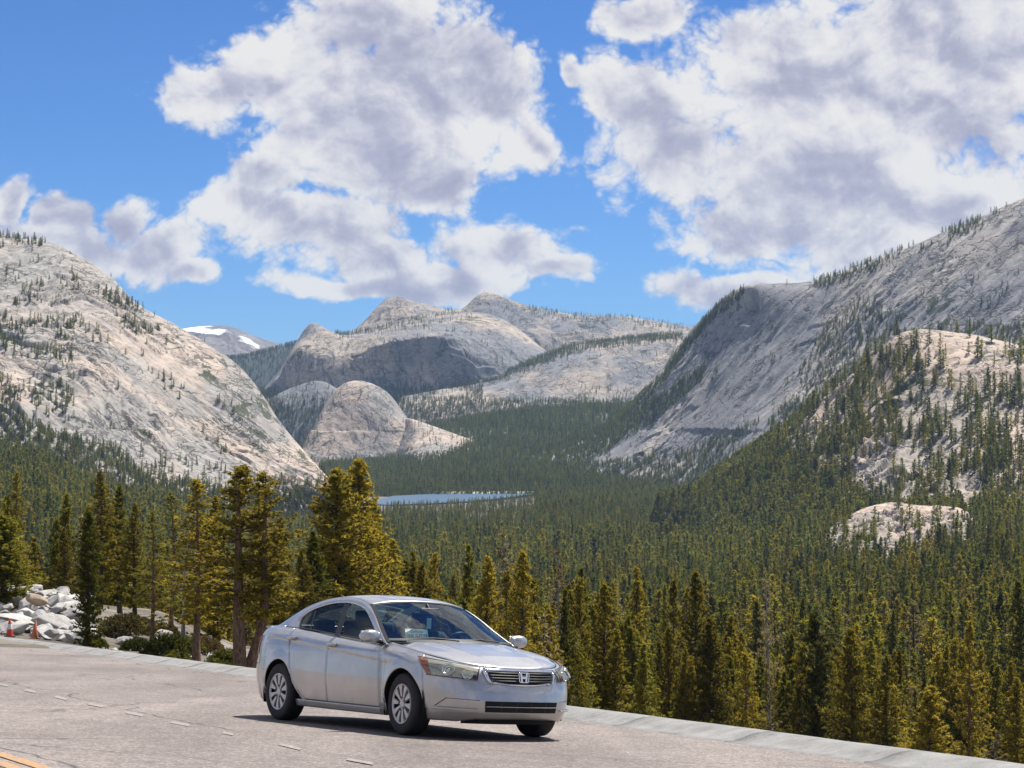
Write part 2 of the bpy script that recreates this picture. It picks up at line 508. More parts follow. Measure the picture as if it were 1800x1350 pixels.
# kerb: low rolled concrete edge, poured in sections
PROF = [(-.04, -.02), (.0, .012), (.10, .022), (.20, .05), (.30, .088), (.40, .115), (.50, .128), (.62, .130), (.69, .118), (.73, .08), (.74, -.45)]
kerb = empty("kerb", (0, 0, 0)); tag(kerb, kind="structure")
yk = [ -6.0]
while yk[-1] < 125: yk.append(yk[-1] + 3.05)
for k in range(len(yk) - 1):
    a, b = yk[k] + .005, yk[k + 1] - .005
    yy = np.linspace(a, b, 7)
    vs = []
    for y in yy:
        x = float(kerb_x(y)); dx = float(kerb_x(y + .3) - kerb_x(y - .3)) / .6
        nrm = np.array([1.0, -dx]); nrm /= np.linalg.norm(nrm)
        for i, (s, h) in enumerate(PROF):
            px, py = x + nrm[0] * s, y + nrm[1] * s
            hh = h + (.006 * float(perlin(np.array([px * 1.3, py * 1.3, i * .2]))) if 1 < i < 10 else 0)
            vs.append((px, py, road_z(px, py) + hh))
    n = len(PROF); f = [tuple(int(t) for t in r[::-1]) for r in grid_faces(7, n)]
    f.append(tuple(range(n))); f.append(tuple(range(6 * n, 7 * n))[::-1])
    mesh_obj("kerb_section", vs, f, MAT_KERB, kerb, smooth=True)

# the land below the road
GU = np.array([-1500., -300, 0, 250, 450, 650, 900, 1200, 1500, 1800, 2100, 3300])
GD = np.array([20., 60, 90, 130, 180, 260, 400, 650, 1000, 1500, 2100, 2500, 3150, 4500, 14000])
GZ = np.array([
    # 20   60    90    130   180   260   400  650  1000  1500  2100 2500 3150 4500
    [-3.8, -7.4, -8.3, -12., -26, -40, -52, -60, -50, -22, 0, 10, 20, 20, -90],
    [-3.8, -7.4, -8.3, -11., -26, -40, -52, -62, -50, -22, 0, 10, 20, 20, -90],
    [-3.8, -7.4, -8.5, -9.8, -26, -40, -52, -64, -66, -46, -14, 0, 10, 20, -90],
    [-3.9, -7.6, -9.2, -10.6, -27, -41, -54, -68, -78, -72, -62, -55, -50, -20, -90],
    [-4.0, -7.7, -9.9, -13., -28, -41, -55, -72, -87, -92, -94, -94.4, -97, -60, -90],
    [-3.8, -7.5, -12., -18., -26, -37, -53, -73, -89, -95, -96, -95.6, -98, -60, -90],
    [-4.2, -10., -16., -23., -31, -41, -55, -73, -89, -95, -96, -95.6, -98, -60, -90],
    [-4.8, -12., -19., -26., -34, -43, -57, -73, -86, -93, -95, -95, -95, -60, -90],
    [-5.2, -13., -20., -27., -35, -44, -57, -70, -78, -76, -76, -80, -80, -60, -90],
    [-5.2, -13., -21., -28., -36, -45, -57, -67, -68, -60, -60, -60, -60, -60, -90],
    [-5.2, -13., -21., -28., -36, -45, -57, -65, -64, -55, -50, -50, -50, -50, -90],
    [-5.2, -13., -21., -28., -36, -45, -57, -65, -64, -55, -50, -50, -50, -50, -90]])

def ground_z(x, y):
    x = np.asarray(x, float); y = np.asarray(y, float)
    u = 900 + F * x / np.maximum(y, 5.)
    ld = np.log(np.clip(y, 20., 13999.)); lg = np.log(GD)
    iu = np.clip(np.searchsorted(GU, u) - 1, 0, len(GU) - 2); tu = np.clip((u - GU[iu]) / (GU[iu + 1] - GU[iu]), 0, 1)
    idp = np.clip(np.searchsorted(lg, ld) - 1, 0, len(lg) - 2); td = np.clip((ld - lg[idp]) / (lg[idp + 1] - lg[idp]), 0, 1)
    tu = tu * tu * (3 - 2 * tu)
    z = (GZ[iu, idp] * (1 - tu) + GZ[iu + 1, idp] * tu) * (1 - td) + (GZ[iu, idp + 1] * (1 - tu) + GZ[iu + 1, idp + 1] * tu) * td
    z = z + fbm(np.stack([x / 45, y / 45, x * 0], -1), 4) * np.where(y > 2200, .8, np.clip(y / 60, .05, 3.5)) * .8
    z = z + 1.5 * np.exp(-((x + 22.5) / 9.0) ** 2 - ((y - 103) / 14.0) ** 2)
    s = (x - kerb_x(y)) * .93
    w = np.clip((s - .8) / np.interp(y, [60, 80], [3.5, 6.0]), 0, 1); w = w * w * (3 - 2 * w)
    near = road_z(x, y) - np.interp(y, [50, 68], [.38, -.06])
    return np.where(y < 150, near * (1 - w) + np.where(s > .8, np.minimum(z, near + 4.0), near) * w, z)

def ground_mat():
    m, q, out = new_mat("forest_floor")
    geo = q.node('ShaderNodeNewGeometry'); P = geo.outputs['Position']
    n = q.noise(P, .35, 6, .65); n2 = q.noise(P, 3.0, 5, .7)
    c = q.ramp(n, [(.3, (.075, .065, .045)), (.5, (.16, .14, .115)), (.64, (.27, .24, .20)), (.8, (.38, .35, .31))])
    c = q.mix(1.0, c, q.mapr(n2, .3, .7, .7, 1.25, 'LINEAR'), 'MULTIPLY')
    principled(q, out, c, .95, 0, .15, normal=bump(q, q.m('ADD', n, n2), .8, .25))
    return m
uu = np.concatenate([np.linspace(-1500, -200, 14)[:-1], np.linspace(-200, 2000, 150), np.linspace(2000, 3300, 14)[1:]])
dd = np.concatenate([[12.0], np.geomspace(20, 11600, 230)])
D_, U_ = np.meshgrid(dd, uu, indexing='ij')
X_ = (U_ - 900) / F * D_
Z_ = ground_z(X_, D_)
G = np.stack([X_, D_, Z_], -1).reshape(-1, 3)
ground = mesh_obj("ground", G, grid_faces(len(dd), len(uu))[:, ::-1], ground_mat(), smooth=True)
tag(ground, kind="structure")

# the lake
def water_mat():
    m, q, out = new_mat("lake_water")
    geo = q.node('ShaderNodeNewGeometry'); P = geo.outputs['Position']
    n = q.noise(q.mapping(P, scale=(.05, .4, 1)), 1.0, 4, .6)
    c = q.mix(q.mapr(q.noise(P, .004, 3, .5), .4, .6), (.05, .10, .155, 1), (.07, .125, .18, 1))
    principled(q, out, c, .32, 0, .4, normal=bump(q, n, .5, .8))
    return m
LAKE_Z = -94.8
lk = []
LAKE_UD = [(640, 2700), (655, 2800), (690, 3000), (760, 3095), (860, 3110), (940, 3105), (925, 3040), (880, 2900), (820, 2780), (740, 2690), (680, 2660)]
for (u, d) in LAKE_UD:
    lk.append(((u - 900) / F * d, d, LAKE_Z))
lake = mesh_obj("lake", lk, [tuple(range(len(lk)))[::-1]], water_mat())
tag(lake, kind="structure")
sand = simple("pale_sand", (.50, .46, .40), .9, scale=.05)
sh = []
for (u, d, w) in [(760, 3095, 10), (800, 3103, 14), (860, 3110, 20), (930, 3108, 16), (975, 3112, 8)]:
    x = (u - 900) / F * d
    sh += [(x, d - 3, LAKE_Z - .4), (x - (5 if d < 3050 else 0), d + w, LAKE_Z + 2.6)]
shore = mesh_obj("lake_shore", sh, [(2 * i, 2 * i + 2, 2 * i + 3, 2 * i + 1) for i in range(len(sh) // 2 - 1)], sand)
tag(shore, kind="structure")


# ------------------------------------------------------------------ mountains
def hermite(ctrl, n):
    """Catmull-Rom along axis 0 of ctrl, resampled to n"""
    ctrl = np.asarray(ctrl, float); k = len(ctrl)
    t = np.linspace(0, k - 1, n); i = np.clip(np.floor(t).astype(int), 0, k - 2); f = (t - i).reshape((-1,) + (1,) * (ctrl.ndim - 1))
    p1, p2 = ctrl[i], ctrl[i + 1]
    d1 = np.zeros_like(ctrl); d1[1:-1] = (ctrl[2:] - ctrl[:-2]) / 2; d1[0] = ctrl[1] - ctrl[0]; d1[-1] = ctrl[-1] - ctrl[-2]
    m1, m2 = d1[i], d1[i + 1]
    f2, f3 = f * f, f * f * f
    return (2 * f3 - 3 * f2 + 1) * p1 + (f3 - 2 * f2 + f) * m1 + (-2 * f3 + 3 * f2) * p2 + (f3 - f2) * m2

def hills(P, S, amp=(1, 1, 1), dip=(1, 0, -1), seed=0.0):
    """relief of jointed granite: swells, gullies along the dip, and ledges"""
    P = P + seed
    dip = np.asarray(dip, float); dip /= np.linalg.norm(dip)
    along = P @ dip
    Pa = P - dip * along[..., None] * .92          # stretched along the dip
    a = fbm(P / (210 * S), 3, .42) * 11 * S * amp[0]
    b = (fbm(Pa / (42 * S), 4, .5, ridged=True) - .6) * 2.6 * S * amp[1]
    msk = np.clip(fbm(P / (260 * S) + 4.4, 3) * 2.2 + .45, 0, 1)
    wq = fbm(P / (150 * S), 3) * 3.0 + fbm(Pa / (60 * S), 3) * 1.3
    fl = np.floor(wq); fr = wq - fl
    st = np.clip(fr / .14, 0, 1); st = st * st * (3 - 2 * st)
    c = (fl + st - wq) * 9.0 * S * amp[2] * msk
    wq = fbm(P / (70 * S) + 9.1, 3) * 2.2 + fbm(Pa / (22 * S), 3) * 1.6
    fl = np.floor(wq); fr = wq - fl
    st = np.clip(fr / .2, 0, 1)
    c2 = (fl + st - wq) * 2.6 * S * amp[2] * (.35 + .65 * msk)
    return a + b + c + c2 + fbm(P / (9 * S), 3) * .2 * S

SURF = {}
def massif(name, rows, mat, n, m, S, amp=(1, 1, 1), dip=(1, 0, -1), back=(400, -160), edge=.25, seed=0.0, label=None, relief=None, steep=1.0):
    """rows: from foot to crest, each a list of (u, v, depth) directions; the far side falls away behind the crest"""
    rd = rows[-1]
    C = np.array([[at(p[0], p[1], e[2] - (e[2] - p[2]) * steep) for p, e in zip(r, rd)] for r in rows])
    ft = C[0].copy(); ft[:, 1] -= 70 * S; ft[:, 0] *= ft[:, 1] / C[0][:, 1]; ft[:, 2] -= 70 * S
    C = np.concatenate([ft[None], C], 0)
    last = C[-1]
    bk = []
    step = np.clip(last[:, 1] - C[-2][:, 1], 20, 250)
    for ks, kb, kz in ((.9, 0, .05), (2.2, .35, .35), (4.0, 1.6, 1.6)):
        b = last.copy(); b[:, 1] += step * ks + back[0] * kb; b[:, 0] *= b[:, 1] / last[:, 1]; b[:, 2] += back[1] * kz
        bk.append(b)
    C = np.concatenate([C, np.array(bk)], 0)
    C[..., 2] = np.maximum(C[..., 2], -150)
    nr = len(rows) + 1
    tfront = hermite(C, (len(C) - 1) * 40 + 1)
    nf = (nr - 1) * 40
    # front rows finely, back rows coarsely
    idx = np.concatenate([np.linspace(0, nf, n), np.linspace(nf, (len(C) - 1) * 40, 26)[1:]])
    lo = np.floor(idx).astype(int); fr = (idx - lo)[:, None, None]; hi = np.minimum(lo + 1, len(tfront) - 1)
    R = tfront[lo] * (1 - fr) + tfront[hi] * fr
    G = np.swapaxes(hermite(np.swapaxes(R, 0, 1), m), 0, 1)
    du = np.gradient(G, axis=1); dv = np.gradient(G, axis=0)
    N = np.cross(du, dv); N /= np.linalg.norm(N, axis=-1, keepdims=True) + 1e-9
    h = hills(G, S, amp, dip, seed); h = h - h[:n].mean()
    t = np.linspace(0, 1, n + 25)[:, None] * (n + 25) / n
    crest = np.clip(np.abs(t - 1.0) / edge, 0, 1)                    # the crest keeps its traced line
    h = h * (.22 + .78 * crest)
    if relief is not None:
        u, v = pix(G); h = h + relief(u, v, G) * S
    G = G + N * h[..., None]
    o = mesh_obj(name, G.reshape(-1, 3), grid_faces(len(G), m), mat, smooth=True)
    tag(o, kind="structure")
    SURF[name] = (G, N, n)
    return o

WARM, GREY, DARKR = (0.395, 0.334, 0.281), (0.304, 0.293, 0.281), (0.122, 0.118, 0.118)
g_left = granite_mat("granite_left_dome", (.455, .37, .30), (.31, .29, .265), (.105, .103, .10), .95, .93, 1.0, .24, upper=(70, 125))
g_mid = granite_mat("granite_centre", (.36, .305, .25), (.19, .19, .198), (.06, .063, .072), 1.4, .25, .9, .1)
g_small = granite_mat("granite_small_dome", (.42, .345, .28), (.28, .262, .24), (.10, .098, .098), 1.2, .5, .8, .05)
g_right = granite_mat("granite_right_ridge", (.38, .345, .31), (.225, .223, .23), (.055, .057, .065), 1.2, -.86, 1.0, .26)
g_knoll = granite_mat("granite_knoll", (.47, .375, .305), (.34, .30, .26), (.12, .115, .11), .75, -.5, 1.0, .45)
g_far = granite_mat("granite_far_snow", (.20, .18, .175), (.14, .14, .155), (.07, .07, .08), 4.0, 0, .6, 0, 1.05)

def forest_ground():
    m, q, out = new_mat("wooded_slope")
    geo = q.node('ShaderNodeNewGeometry'); P = geo.outputs['Position']
    n = q.noise(P, .02, 6, .65)
    c = q.ramp(n, [(.35, (.035, .045, .022)), (.55, (.075, .085, .045)), (.66, (.20, .19, .16)), (.78, (.36, .34, .30))])
    principled(q, out, c, .95, 0, .1)
    return m
MAT_WOODED = forest_ground()
MAT_WOODED_CLOUD_SHADE = simple('wooded_ridge_cloud_shade', (.022, .03, .024), .95, vary=.3, scale=.01)  # cloud shadow over the far ridge, put into its base colour

def Z3(us, vs, ds): return list(zip(us, vs, ds))

# far snowy peak and the wooded ridge before it
massif("mountain_far", [
    Z3([180, 280, 340, 420, 480, 560], [720] * 6, [8200] * 6),
    Z3([180, 280, 345, 420, 480, 560], [640, 640, 645, 645, 650, 655], [8700] * 6),
    Z3([180, 280, 350, 420, 482, 560], [600, 596, 600, 600, 622, 628], [9000] * 6),
    Z3([180, 290, 352, 408, 470, 560], [592, 582, 573, 574, 598, 620], [9300] * 6)], g_far, 90, 120, 4.0, (.9, 1, 1), back=(400, -200))
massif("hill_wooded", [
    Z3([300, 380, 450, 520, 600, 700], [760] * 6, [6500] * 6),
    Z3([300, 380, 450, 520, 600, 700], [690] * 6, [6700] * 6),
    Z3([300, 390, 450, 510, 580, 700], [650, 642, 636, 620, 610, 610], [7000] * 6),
    Z3([300, 390, 440, 500, 560, 700], [640, 633, 627, 611, 598, 590], [7300] * 6)], MAT_WOODED_CLOUD_SHADE, 40, 70, 2.0, (.5, .4, .2), back=(700, -200))
# centre: back peaks, cliff dome, right slabs
massif("mountain_crest", [
    Z3([540, 640, 690, 740, 810, 860, 930, 1000, 1100, 1200, 1320], [690] * 11, [5900] * 11),
    Z3([540, 630, 690, 740, 810, 860, 930, 1000, 1100, 1200, 1320], [640, 625, 620, 610, 605, 605, 610, 610, 620, 630, 640], [6050] * 11),
    Z3([540, 618, 680, 740, 808, 856, 930, 1000, 1100, 1200, 1320], [615, 592, 565, 560, 566, 556, 565, 570, 578, 592, 615], [6250] * 11),
    Z3([540, 618, 682, 740, 806, 852, 925, 1000, 1100, 1200, 1320], [600, 582, 526, 534, 545, 516, 536, 551, 556, 572, 592], [6450] * 11)],
    g_mid, 130, 330, 2.0, (.4, .6, .3), dip=(.5, 0, -1), steep=0.55, back=(600, -220), seed=31.)
def cliff(u, v, G):
    # the steep dark face: vertical flutes
    w = np.clip(1 - np.abs((u - 700) / 120), 0, 1) * np.clip(1 - np.abs((v - 640) / 50), 0, 1)
    return -w * 12 + w * 9 * fbm(np.stack([G[..., 0] / 40, G[..., 2] / 300, G[..., 1] / 400], -1), 4)
massif("mountain_cliff_dome", [
    Z3([430, 480, 540, 600, 660, 720, 790, 850, 920, 1010], [740, 735, 735, 735, 730, 725, 720, 715, 705, 700], [5000] * 10),
    Z3([440, 482, 540, 600, 660, 720, 790, 850, 920, 1000], [705, 700, 695, 690, 690, 690, 688, 682, 670, 660], [5300, 5240, 5150, 5120, 5110, 5100, 5090, 5100, 5110, 5150]),
    Z3([452, 488, 535, 600, 660, 720, 790, 850, 915, 985], [695, 670, 650, 640, 622, 612, 610, 625, 640, 642], [5330, 5270, 5180, 5150, 5125, 5112, 5112, 5150, 5190, 5230]),
    Z3([458, 492, 528, 600, 655, 715, 780, 848, 905, 972], [690, 655, 612, 614, 600, 588, 582, 588, 606, 628], [5380, 5310, 5230, 5200, 5175, 5165, 5190, 5260, 5300, 5330]),
    Z3([460, 498, 520, 552, 588, 640, 730, 830, 893, 965], [688, 640, 602, 569, 588, 582, 563, 550, 566, 622], [5450, 5430, 5420, 5400, 5500, 5560, 5600, 5600, 5560, 5500])],
    g_mid, 190, 380, 1.7, (.35, .55, .28), dip=(.25, 0, -1), back=(500, -200), seed=3., relief=cliff)
massif("mountain_slab", [
    Z3([700, 780, 850, 920, 1000, 1080, 1160, 1260], [760, 745, 735, 730, 730, 735, 740, 740], [4500] * 8),
    Z3([700, 780, 850, 920, 1000, 1080, 1160, 1260], [716, 712, 706, 700, 700, 705, 705, 690], [4650] * 8),
    Z3([705, 785, 855, 925, 1000, 1080, 1165, 1260], [700, 690, 684, 668, 650, 645, 640, 630], [4850] * 8),
    Z3([710, 790, 860, 930, 1005, 1085, 1170, 1260], [692, 676, 668, 645, 625, 614, 606, 600], [5050] * 8),
    Z3([715, 795, 865, 935, 1010, 1090, 1175, 1260], [687, 668, 659, 634, 608, 597, 590, 584], [5250] * 8)],
    g_mid, 150, 320, 1.5, (.5, .7, .4), dip=(-.8, 0, -1), steep=0.62, back=(300, -60), seed=12.)
massif("mountain_shoulder", [
    Z3([420, 470, 520, 570, 630], [800] * 5, [4500] * 5),
    Z3([425, 470, 520, 570, 625], [760, 750, 745, 745, 760], [4600] * 5),
    Z3([430, 475, 520, 568, 620], [735, 715, 700, 700, 730], [4700] * 5),
    Z3([435, 478, 520, 566, 615], [728, 700, 680, 671, 700], [4800] * 5)], g_mid, 80, 120, 1.3, (.5, .6, .3), steep=0.5, back=(250, -120), seed=77.)
massif("valley_side", [
    Z3([560, 680, 800, 920, 1040, 1160, 1300], [872, 871, 869, 868, 868, 870, 880], [3050, 3090, 3120, 3125, 3125, 3100, 3000]),
    Z3([560, 680, 800, 920, 1040, 1160, 1300], [852, 848, 840, 836, 838, 845, 850], [3450] * 7),
    Z3([560, 680, 800, 920, 1040, 1160, 1300], [834, 830, 814, 802, 802, 810, 815], [3800] * 7),
    Z3([560, 680, 800, 920, 1040, 1160, 1300], [820, 810, 786, 766, 762, 765, 765], [4150] * 7),
    Z3([520, 660, 790, 910, 1040, 1160, 1300], [795, 780, 748, 730, 722, 718, 705], [4550] * 7)], MAT_WOODED, 70, 130, 1.2, (.5, .3, .3), back=(300, -10))
massif("granite_dome_small", [
    Z3([520, 555, 600, 650, 700, 740, 775], [830, 828, 826, 824, 824, 826, 830], [3950] * 7),
    Z3([528, 560, 602, 650, 700, 738, 768], [800, 792, 785, 785, 790, 800, 812], [4050] * 7),
    Z3([536, 563, 604, 650, 695, 728, 762], [782, 752, 735, 732, 745, 768, 805], [4150] * 7),
    Z3([540, 567, 606, 645, 685, 722, 759], [774, 728, 692, 688, 712, 752, 802], [4250] * 7),
    Z3([542, 570, 602, 640, 682, 722, 758], [770, 714, 677, 671, 692, 744, 800], [4350] * 7)],
    g_small, 170, 230, 1.0, (.5, .6, .4), dip=(.7, 0, -1), steep=0.45, back=(160, -90), seed=8., edge=.12)
massif("granite_apron", [
    Z3([660, 720, 780, 830, 890, 960, 1060], [850, 848, 846, 846, 850, 856, 862], [4250, 3800, 3650, 3650, 3650, 3650, 3650]),
    Z3([670, 722, 780, 832, 890, 960, 1060], [800, 800, 806, 815, 825, 835, 845], [4400, 3980, 3880, 3880, 3880, 3880, 3880]),
    Z3([680, 725, 780, 835, 890, 960, 1060], [760, 762, 778, 795, 808, 822, 835], [4500, 4150, 4080, 4080, 4080, 4080, 4080]),
    Z3([690, 722, 775, 835, 890, 960, 1060], [735, 737, 755, 775, 794, 812, 828], [4600, 4260, 4200, 4200, 4200, 4200, 4200])], g_small, 90, 170, 1.0, (.5, .8, .8), dip=(.8, 0, -.6), back=(140, -40), seed=19.)
# right: long slabby ridge, then the wooded knoll in front
def headwall(u, v, G):
    w = np.clip(1 - np.abs((u - 1310) / 22), 0, 1) * np.clip(1 - np.abs((v - 538) / 34), 0, 1)
    return -w * 26
massif("mountain_right", [
    Z3([880, 1000, 1120, 1220, 1320, 1440, 1560, 1700, 1840, 2050], [835, 850, 868, 880, 890, 890, 880, 860, 840, 800], [3400, 3200, 2900, 2700, 2500, 2350, 2300, 2250, 2200, 2150]),
    Z3([940, 1040, 1140, 1230, 1330, 1440, 1560, 1700, 1840, 2050], [815, 805, 800, 795, 780, 765, 745, 720, 690, 640], [3600, 3420, 3150, 2950, 2750, 2620, 2560, 2500, 2450, 2400]),
    Z3([1000, 1080, 1165, 1250, 1350, 1450, 1560, 1700, 1840, 2050], [790, 760, 725, 700, 680, 660, 635, 600, 560, 500], [3750, 3580, 3350, 3180, 3000, 2870, 2800, 2740, 2690, 2640]),
    Z3([1050, 1110, 1180, 1258, 1350, 1450, 1560, 1695, 1840, 2050], [762, 715, 660, 616, 590, 570, 540, 490, 445, 380], [3850, 3700, 3520, 3350, 3200, 3080, 3000, 2930, 2880, 2840]),
    Z3([1090, 1140, 1196, 1240, 1310, 1430, 1550, 1690, 1830, 2050], [740, 678, 606, 558, 506, 496, 455, 400, 340, 265], [3950, 3820, 3680, 3560, 3420, 3300, 3200, 3120, 3060, 3000])],
    g_right, 260, 420, 1.15, (.6, 1.5, .42), dip=(-.75, -.2, -.65), steep=0.66, back=(350, -150), seed=5., edge=.22, relief=headwall)
massif("granite_knoll", [
    Z3([1150, 1260, 1370, 1480, 1600, 1720, 1850, 2050], [905, 930, 950, 968, 975, 980, 985, 990], [1850, 1600, 1400, 1260, 1180, 1130, 1100, 1080]),
    Z3([1200, 1290, 1385, 1485, 1600, 1720, 1850, 2050], [872, 872, 872, 870, 865, 862, 860, 860], [1950, 1760, 1600, 1480, 1400, 1350, 1320, 1300]),
    Z3([1240, 1315, 1400, 1490, 1600, 1720, 1850, 2050], [850, 828, 802, 780, 765, 758, 755, 750], [2020, 1860, 1720, 1620, 1560, 1520, 1500, 1490]),
    Z3([1270, 1340, 1420, 1500, 1595, 1715, 1850, 2050], [838, 795, 748, 702, 665, 660, 668, 680], [2080, 1940, 1820, 1740, 1690, 1660, 1650, 1640]),
    Z3([1290, 1360, 1440, 1515, 1585, 1700, 1850, 2050], [830, 775, 708, 648, 588, 588, 622, 650], [2140, 2020, 1920, 1850, 1800, 1780, 1780, 1780])],
    g_knoll, 220, 330, .75, (.7, 1, 1.1), dip=(-.6, -.3, -.7), steep=0.7, back=(160, -60), seed=41., edge=.1)
massif("granite_outcrop", [
    Z3([1450, 1500, 1560, 1620, 1680, 1730], [960, 962, 962, 962, 962, 960], [1180] * 6),
    Z3([1455, 1500, 1560, 1620, 1685, 1730], [938, 930, 925, 925, 930, 945], [1215] * 6),
    Z3([1460, 1505, 1560, 1620, 1688, 1728], [931, 908, 903, 906, 910, 934], [1240] * 6),
    Z3([1465, 1510, 1560, 1620, 1685, 1725], [926, 897, 884, 889, 893, 926], [1260] * 6)], g_knoll, 90, 140, .30, (1.0, 2.4, 1.5), back=(40, -25), seed=55., edge=.2)
# left dome
massif("granite_dome_left", [
    Z3([-260, -120, 0, 95, 190, 285, 375, 460, 530, 602], [870, 865, 865, 865, 868, 876, 884, 890, 890, 890], [1500, 1550, 1600, 1680, 1760, 1850, 1950, 2040, 2110, 2170]),
    Z3([-260, -120, 0, 90, 185, 275, 365, 450, 525, 599], [745, 740, 738, 746, 765, 795, 825, 852, 866, 876], [1780, 1800, 1830, 1890, 1950, 2010, 2070, 2120, 2160, 2190]),
    Z3([-260, -120, 0, 90, 180, 260, 345, 435, 515, 594], [620, 612, 610, 622, 652, 690, 740, 792, 836, 868], [2060, 2060, 2070, 2090, 2120, 2150, 2180, 2200, 2210, 2215]),
    Z3([-260, -120, 0, 90, 180, 250, 332, 424, 507, 590], [480, 492, 502, 520, 560, 600, 648, 712, 798, 860], [2350, 2340, 2330, 2310, 2290, 2290, 2290, 2280, 2265, 2240]),
    Z3([-260, -120, 0, 100, 190, 240, 320, 422, 502, 586], [380, 398, 414, 434, 487, 535, 580, 650, 755, 850], [2700, 2680, 2640, 2560, 2490, 2460, 2430, 2380, 2330, 2270])],
    g_left, 320, 420, .95, (.75, 1.0, 1.1), dip=(.8, -.2, -.6), steep=0.78, back=(350, -150), seed=2., edge=.3)

# ------------------------------------------------------------------ conifers
def bark_mat(name, c1, c2):
    m, q, out = new_mat(name)
    tc = q.node('ShaderNodeTexCoord')
    p = q.mapping(tc.outputs['Object'], scale=(9, 9, 1.6))
    n = q.noise(p, 1.6, 5, .7)
    c = q.mix(q.mapr(n, .35, .65), (*c1, 1), (*c2, 1))
    principled(q, out, c, .9, 0, .15, normal=bump(q, n, .8, .04))
    return m
MAT_BARK = bark_mat("bark_reddish", (.09, .055, .035), (.26, .165, .115))
MAT_BARK_DARK = bark_mat("bark_dark", (.035, .028, .022), (.13, .10, .08))
MAT_SNAG = bark_mat("dead_wood", (.20, .18, .155), (.42, .39, .34))
MAT_GOLD = foliage_mat("needles_golden", (.160, .140, .025), (.252, .212, .036), (.340, .275, .052), .52)
MAT_OLIVE = foliage_mat("needles_olive", (.112, .122, .025), (.190, .190, .036), (.270, .245, .048), .52)
MAT_GREEN = foliage_mat("needles_green", (.082, .118, .034), (.140, .170, .044), (.205, .210, .055), .5)
MAT_DARK = foliage_mat("needles_dark", (.040, .052, .018), (.078, .088, .026), (.130, .124, .036), .42)
MAT_DRY = foliage_mat("needles_dry", (.19, .155, .085), (.27, .225, .13), (.36, .305, .19), .4)

def tube(V, Fc, pts, rad, k=5):
    """append a tapered tube along pts"""
    base = len(V)
    pts = [np.asarray(p, float) for p in pts]
    for i, p in enumerate(pts):
        d = pts[min(i + 1, len(pts) - 1)] - pts[max(i - 1, 0)]
        d = d / (np.linalg.norm(d) + 1e-9)
        a = np.cross(d, (0, 0, 1.0) if abs(d[2]) < .9 else (1.0, 0, 0)); a /= np.linalg.norm(a); b = np.cross(d, a)
        for j in range(k):
            t = 2 * math.pi * j / k
            V.append(p + (a * math.cos(t) + b * math.sin(t)) * rad[i])
    for i in range(len(pts) - 1):
        for j in range(k):
            Fc.append((base + i * k + j, base + i * k + (j + 1) % k, base + (i + 1) * k + (j + 1) % k, base + (i + 1) * k + j))

